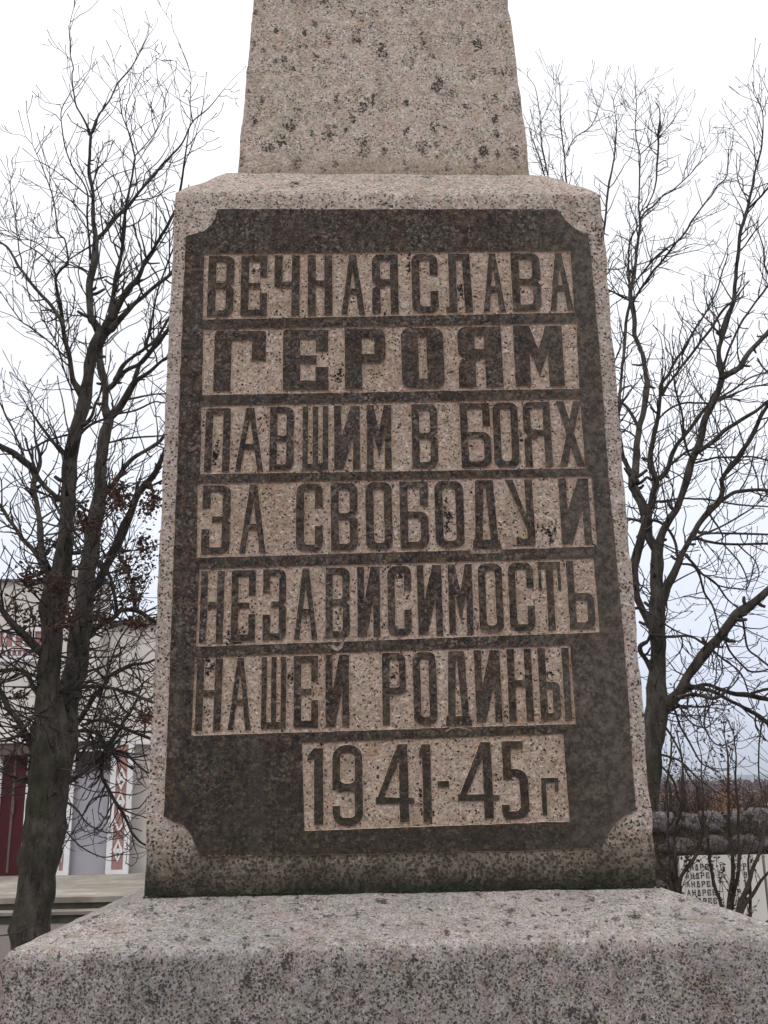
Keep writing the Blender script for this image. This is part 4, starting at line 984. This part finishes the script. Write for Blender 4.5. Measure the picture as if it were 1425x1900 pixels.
def boulder(m, cx, cy, cz, rx, ry, rz, R, n=9):
    V = []; Fc = []; sd_ = R.random()*90
    for j in range(n+1):
        th = math.pi*j/n
        for i in range(n*2):
            ph = math.pi*i/n
            d = Vector((math.sin(th)*math.cos(ph), math.sin(th)*math.sin(ph), math.cos(th)))
            k = 1/((abs(d.x)**6+abs(d.y)**4+abs(d.z)**6)**(1/5.))
            k = min(k, 1.12); p = d*k*(1+.22*noise.noise(d*1.7+Vector((sd_, 0, 0)))+.09*noise.noise(d*4.5+Vector((sd_, 5, 0))))
            V.append((cx+p.x*rx, cy+p.y*ry, cz+p.z*rz))
    for j in range(n):
        for i in range(2*n):
            a = j*2*n+i; b = j*2*n+(i+1) % (2*n); Fc.append((a, a+2*n, b+2*n, b))
    m.add(V, Fc)
Rb = random.Random(8); mb = MB()
for (za_, zb_) in ((wz2, wz3), (wz1, wz2)):
    x = wx0
    while x < wx1:
        w = Rb.uniform(.12, .30); boulder(mb, x+w/2, WY+.1+Rb.uniform(-.02, .02), (za_+zb_)/2+Rb.uniform(-.012, .012), w/2*1.08, .13, (zb_-za_)/2*Rb.uniform(1.04, 1.2), Rb, 12); x += w+Rb.uniform(-.004, .012)
for (xa, xb_) in ((wx0, WX(1255)), ):
    z = wz1
    while z > .05:
        h = Rb.uniform(.10, .17); x = xa
        while x < xb_-.03:
            w = min(Rb.uniform(.10, .20), xb_-x); boulder(mb, x+w/2, WY+.1, z-h/2, w/2, .12, h/2, Rb); x += w
        z -= h
x = WX(1255)
while x < wx1:
    w = Rb.uniform(.18, .34); boulder(mb, x+w/2, WY+.12, .12, w/2, .14, .16, Rb); x += w
mb.build('stonework', BOULD, wroot, True)
PLQ = simple('white_marble', [(.25, (.54, .50, .44)), (.5, (.64, .61, .55)), (.7, (.68, .65, .60))], 3.5, .6, .1, 40, .004)
INK = simple('dark_enamel', [(.3, (.03, .028, .03)), (.7, (.05, .045, .045))], 8, .6, .1, 30, .003)
px0 = WX(1257); PWID = WX(1410)-px0
def textops(txt, x, z, h, ww=.62, gap=.28):
    o = []
    for ch in txt:
        if ch == ' ': x += h*.55; continue
        w = h*ww; g = glyph(ch, w, h, h*.17, h*.15)
        o.append((x, z, g)); x += w+h*gap
    return o
plines = [["АНДРЕЕ", "Р Р"], ["АНДРЕЕ", "Н 9"], ["АНДРЕЕ", "Т Н"], ["АНДРЕЕ", "Р Н"], ["АНДРЕЕ", "Р О"], ["АНДРЕЕ", "Т Н"], ["АНДРЕЕ", "Р В"]]
plines2 = [["СРЕ", "РОН"], ["ЗО", "НР"], ["ЗНОВ", "РЕ"], ["РОН", "ЗЕ"], ["ОВН", "ТН"], ["ЗРО", "НО"], ["СНО", "РЕ"]]
for k in range(4):
    xa = px0+k*(PWID+.02)
    mb = MB(); zt_ = wz1-.012; zb_ = .26; mb.box(xa, xa+PWID, WY-.045, WY+.06, zb_, zt_)
    pq = mb.build('name_plaque', PLQ, wroot)
    fr_ = at(1263, 1608, WY-.05); hh = .040; step = (WZ(1608)-WZ(1655))/3
    z = WZ(1608, 1290)-hh/2
    ml = MB()
    for ln in (plines if k == 0 else plines2):
        x = xa+(WX(1266)-px0 if k == 0 else .02)
        for c_i, tx in enumerate(ln):
            for (lx, lz, g) in textops(tx, x if c_i == 0 else xa+PWID*.66, z, hh):
                V = []; Fs = []
                for _, p in g:
                    b = len(V); pp = p
                    ar = sum(pp[i][0]*pp[(i+1) % len(pp)][1]-pp[(i+1) % len(pp)][0]*pp[i][1] for i in range(len(pp)))
                    if ar < 0: pp = pp[::-1]
                    V += [Vector(q) for q in pp]; Fs.append(list(range(b, b+len(pp))))
                ov, oe, of, _, _, osr = delaunay_2d_cdt(V, [], Fs, 0, 1e-6)
                fs = []
                for f, sr in zip(of, osr):
                    st = False
                    for q in sorted(sr): st = g[q][0] == '+'
                    if st: fs.append(tuple(f))
                ml.add([(lx+v.x, WY-.0485, lz+v.y) for v in ov], fs)
        z -= step
    ml.build('engraved_names', INK, pq)

# ------------------------------------------------------------------ shrubs and thickets on the right
STEM = simple('shrub_stem', [(.3, (.022, .016, .013)), (.7, (.075, .054, .042))], 10, .9, .3, 50, .004)
RLEAF = simple('shrub_leaf_dark', [(.3, (.035, .022, .016)), (.7, (.085, .05, .03))], 9, .8, .1, 30, .003)
def px_shrub(stems, Y0, seed, label, name='bare_shrub', group=None, twigs=1., leaves=True, cat='shrub'):
    Rs = random.Random(seed); bx, by = stems[0][0][:2]; b = at(bx, by, Y0); rt = empty(name, (b.x, Y0, 0), label, cat, group)
    m = MB(); ml = MB()
    def tw(p, d, L, r, lvl):
        n = max(3, int(L/.05)); P = [p]; Q = [r]
        for i in range(n):
            d = (d+Vector((Rs.gauss(0, .13), Rs.gauss(0, .13), Rs.gauss(0, .1)+.05))).normalized(); p = p+d*L/n; P.append(p); Q.append(max(.0012, r*(1-.7*(i+1)/n)))
            if leaves and Rs.random() < .9:
                leaf(ml, p, Rs, Rs.uniform(.014, .030))
            if lvl < 1 and Rs.random() < .35: tw(p, d+Vector((Rs.gauss(0, .5), Rs.gauss(0, .5), .3)), L*.45, r*.6, lvl+1)
        m.tube(P, Q, 3)
    for S in stems:
        Yv = Y0; P = []
        sl = Rs.uniform(-.3, .3)
        for i, (x, y, w) in enumerate(S):
            q = at(x, y, Y0+sl*i/len(S)); P.append((q.x, q.y, q.z, w*.5*dep(q)/F))
        q0 = Vector(P[0][:3])
        if q0.z > .02: P.insert(0, (b.x+Rs.uniform(-.05, .05), Y0, -.02, P[0][3]*1.2))
        Sm = smooth_poly(P, 4); V3 = [Vector(s[:3])+noise.noise_vector(Vector(s[:3])*6)*.018 for s in Sm]; m.tube(V3, [max(.0016, s[3]) for s in Sm], 6)
        for i in range(3, len(V3)):
            seg = (V3[i]-V3[i-1]).length
            for _ in range(int(seg*15*twigs+Rs.random())):
                d = (V3[i]-V3[i-1]).normalized(); tw(V3[i], d*.8+Vector((Rs.gauss(0, .6), Rs.gauss(0, .6), .3)), Rs.uniform(.1, .34), .0032, 0)
    m.build('stems', STEM, rt, True)
    if leaves and ml.F: ml.build('leaves', RLEAF, rt)
    return rt
px_shrub([[(1347,1760,8),(1340,1690,7),(1322,1620,6),(1312,1570,5),(1304,1510,4),(1303,1450,3),(1300,1400,2),(1296,1370,1.5)],
          [(1350,1760,11),(1352,1690,10),(1360,1640,8),(1359,1590,7),(1352,1530,6),(1351,1470,5),(1350,1420,4),(1346,1370,2),(1338,1325,1.2)],
          [(1352,1760,9),(1356,1690,8),(1368,1630,7),(1372,1580,6),(1370,1520,5),(1366,1450,4),(1366,1390,2.4),(1362,1340,1.4)]], 4.2, 3, 'tall thin leafless shrub with upright stems before the first white plaque')
px_shrub([[(1362,1760,13),(1366,1700,12),(1385,1650,9),(1400,1610,7),(1414,1570,6),(1425,1520,4),(1440,1480,3)],
          [(1365,1760,9),(1372,1700,8),(1395,1660,7),(1420,1630,5),(1450,1600,3)],
          [(1380,1770,9),(1392,1720,7),(1393,1660,5),(1390,1600,4),(1398,1560,3)]], 4.1, 6, 'arching leafless shrub leaning right across the white plaques', twigs=.6)
px_shrub([[(1262,1740,11),(1256,1660,10),(1252,1600,8),(1254,1540,6),(1262,1500,7),(1268,1450,5),(1262,1400,3),(1255,1350,2)],
          [(1262,1740,8),(1258,1650,7),(1275,1610,5),(1290,1585,4),(1305,1560,3),(1312,1530,2)],
          [(1266,1740,7),(1262,1640,6),(1285,1600,4),(1302,1570,3)],
          [(1256,1740,7),(1248,1660,6),(1240,1560,5),(1238,1480,4),(1244,1400,3),(1246,1340,2)]], 4.3, 9, 'dense brown shrub at the corner of the first plaque, close beside the monument', twigs=1.3)
THK = [simple('thicket_red', [(.3, (.10, .045, .03)), (.7, (.17, .08, .055))], 3, .9, .1, 20, .01), simple('thicket_violet', [(.3, (.085, .055, .055)), (.7, (.15, .105, .10))], 3, .9, .1, 20, .01),
       simple('thicket_orange', [(.3, (.30, .10, .02)), (.7, (.48, .19, .045))], 3, .9, .1, 20, .01), simple('thicket_olive', [(.3, (.085, .070, .032)), (.7, (.15, .12, .055))], 3, .9, .1, 20, .01)]
def bush(px, py_top, Y, wpx, mi, n, label, seed, name='autumn_bush', twig=.7):
    Rs = random.Random(seed); top = at(px, py_top, Y); sc_ = dep(top)/F; H = max(.5, top.z); wd = wpx*sc_
    rt = empty(name, (top.x, Y, 0), label, 'bush'); m = MB(); l = MB()
    for k in range(int(60*twig)+8):
        a = Rs.uniform(0, 6.28); r_ = Rs.random()**.6*wd*.5
        tip = Vector((top.x+math.cos(a)*r_, Y+math.sin(a)*r_*.7, H*(1-.35*(r_/(wd*.5))**2)*Rs.uniform(.75, 1.04)))
        b = Vector((top.x+math.cos(a)*r_*.2, Y+math.sin(a)*r_*.2, 0)); md = b.lerp(tip, .5)+Vector((Rs.gauss(0, wd*.05), 0, 0))
        th = .35*sc_*1.6
        m.tube([b, md, tip], [th*2.2, th*1.3, th*.5], 4)
    for _ in range(n):
        a = Rs.uniform(0, 6.28); u = Rs.random()**.5; r_ = u*wd*.5; z = H*Rs.uniform(.30, 1.08)*(1-.28*u*u)
        if noise.noise(Vector((r_*math.cos(a)*3/wd*2+seed, z*3, 2))) < -.18: continue
        leaf(l, Vector((top.x+math.cos(a)*r_, Y+math.sin(a)*r_*.7, z)), Rs, Rs.uniform(1.8, 4.2)*sc_)
    m.build('stems', STEM, rt); l.build('foliage', THK[mi], rt)
bush(1350, 1444, 9.6, 36, 2, 1900, 'rounded orange leaved bush behind the boulder wall', 1)
bush(1334, 1464, 9.2, 30, 2, 1100, 'lower orange bush joined to the left side of the round orange bush', 12)
bush(1310, 1440, 20, 34, 0, 900, 'sparse pinkish red bush left of the orange bushes', 2, twig=1)
bush(1264, 1420, 11, 46, 0, 1100, 'reddish brown twiggy bush beside the tree trunk behind the wall', 3, twig=2)
bush(1290, 1440, 13, 38, 1, 900, 'dull violet brown twiggy bush behind the wall', 4, twig=2)
bush(1388, 1452, 19, 46, 1, 1100, 'violet brown bare bush right of the orange bushes', 5, twig=1.6)
bush(1236, 1430, 12, 40, 1, 900, 'dark twiggy bush half hidden by the monument and the trunk', 6, twig=2)
bush(1420, 1450, 22, 44, 0, 800, 'small reddish bush at the right edge before the pale roof', 7, twig=1.6)
bush(1318, 1488, 12, 60, 3, 1200, 'low olive green bush just over the top of the wall', 8, twig=.6)
ug = MB(); Ru = random.Random(77)
for k in range(16000):
    Y = 11.5+Ru.random()**1.6*75; xx = at(Ru.uniform(1120, 1600), 1480, Y).x
    top_ = (1.6-.012*Y*.5)*(.62+.30*noise.noise(Vector((xx*.9, Y*.35, 4))))+(.006*Y if Y > 25 else 0)
    leaf(ug, Vector((xx, Y, max(.01, top_*Ru.random()**.7))), Ru, Ru.uniform(.0014, .0034)*(Y+2))
tag(ug.build('undergrowth', simple('scrub_mixed', [(.28, (.045, .030, .022)), (.42, (.085, .058, .032)), (.55, (.12, .065, .045)), (.72, (.11, .085, .085))], .9, .95, .1, 10, .01)), kind='stuff')
# small far house
hp = at(1440, 1500, 34); hr = empty('small_house', (hp.x, 34, 0), 'tiny pale roofed house beyond the wall at the right edge', 'house')
za_ = at(1418, 1498, 34).z; zr = at(1440, 1484, 34).z; hx0 = at(1411, 1498, 39.2).x; hw_ = 3.0
mb = MB(); mb.box(hx0+.15, hx0+hw_*2-.15, 34, 39, 0, za_); mb.build('wall', PL, hr)
mb = MB(); V = [(hx0, 33.8, za_+.002), (hx0+hw_*2, 33.8, za_+.002), (hx0+hw_, 33.8, za_+.9), (hx0, 39.2, za_+.002), (hx0+hw_*2, 39.2, za_+.002), (hx0+hw_, 39.2, za_+.9)]
mb.add(V, [(0, 1, 2), (3, 5, 4), (0, 2, 5, 3), (1, 4, 5, 2), (0, 3, 4, 1)]); mb.build('roof', WH, hr)
# far woods and ridge
Rf = random.Random(31); mb = MB()
for k in range(9000):
    Y = Rf.uniform(90, 420); xx = at(Rf.uniform(1080, 1500), 1460, Y).x if k % 5 else Rf.uniform(-400, 500)
    hh = (1.5+Y*(.0052+.0060*noise.noise(Vector((xx/Y*9, Y*.02, 0)))))*Rf.uniform(.55, 1.06)
    s = Rf.uniform(.0016, .0042)*Y; z = hh*Rf.random()**.6
    leaf(mb, Vector((xx, Y, z)), Rf, s)
fw = mb.build('distant_woods', simple('far_trees', [(.3, (.045, .032, .034)), (.5, (.085, .060, .060)), (.7, (.13, .080, .065))], .08, .95, .0, 3)); tag(fw, kind='stuff')
V = []; Fc = []; nn = 120
for i in range(nn+1):
    xx = -3000+6000*i/nn; h = 17+9*noise.noise(Vector((xx*.0013, 1, 0)))+6*noise.noise(Vector((xx*.006, 3, 0)))
    V += [(xx, 1500, -1), (xx, 1800, h), (xx, 2300, -1)]
for i in range(nn):
    a = 3*i; Fc += [(a, a+3, a+4, a+1), (a+1, a+4, a+5, a+2)]
hl = mesh('hills', V, Fc, simple('far_hills', [(.3, (.06, .065, .05)), (.7, (.10, .09, .07))], .01, .95, 0, 3), None, True); tag(hl, kind='structure')

# overhead wires
WIRE = simple('wire_black', [(.3, (.03, .03, .03)), (.7, (.05, .05, .05))], 4, .6, 0, 3)
WL = [((1361,1319),(1425,1392)), ((1372,1350),(1425,1404)), ((1378,1392),(1425,1424)), ((1374,1408),(1425,1447))]
lab = ['topmost of the thin overhead wires low in the sky on the right', 'second thin overhead wire from the top, low in the sky', 'third thin overhead wire from the top, low in the sky', 'lowest thin overhead wire, just over the far bushes']
for (a, b), lb in zip(WL, lab):
    d = (b[0]-a[0], b[1]-a[1]); A = at(a[0]-d[0]*2.6, a[1]-d[1]*2.6, 46); B_ = at(b[0]+d[0]*1.2, b[1]+d[1]*1.2, 30)
    P = [A.lerp(B_, t/14)+Vector((0, 0, -1.1*(t/14)*(1-t/14))) for t in range(15)]
    m = MB(); m.tube(P, [.011]*15, 4); o = m.build('overhead_wire', WIRE); origin_to(o, P[0]); tag(o, lb, 'wire', 'overhead wires')

# ------------------------------------------------------------------ damp autumn air
hz = MB(); hz.box(-6400, 6400, -6400, 6400, -2, 90)
hm = bpy.data.materials.new('haze'); hm.use_nodes = True; t_ = hm.node_tree; t_.nodes.clear()
ho = t_.nodes.new('ShaderNodeOutputMaterial'); hv = t_.nodes.new('ShaderNodeVolumePrincipled')
hv.inputs['Color'].default_value = (.82, .88, .97, 1); hv.inputs['Density'].default_value = .00045; hv.inputs['Anisotropy'].default_value = .1
t_.links.new(hv.outputs[0], ho.inputs['Volume'])
hb = hz.build('haze', hm); tag(hb, kind='stuff')
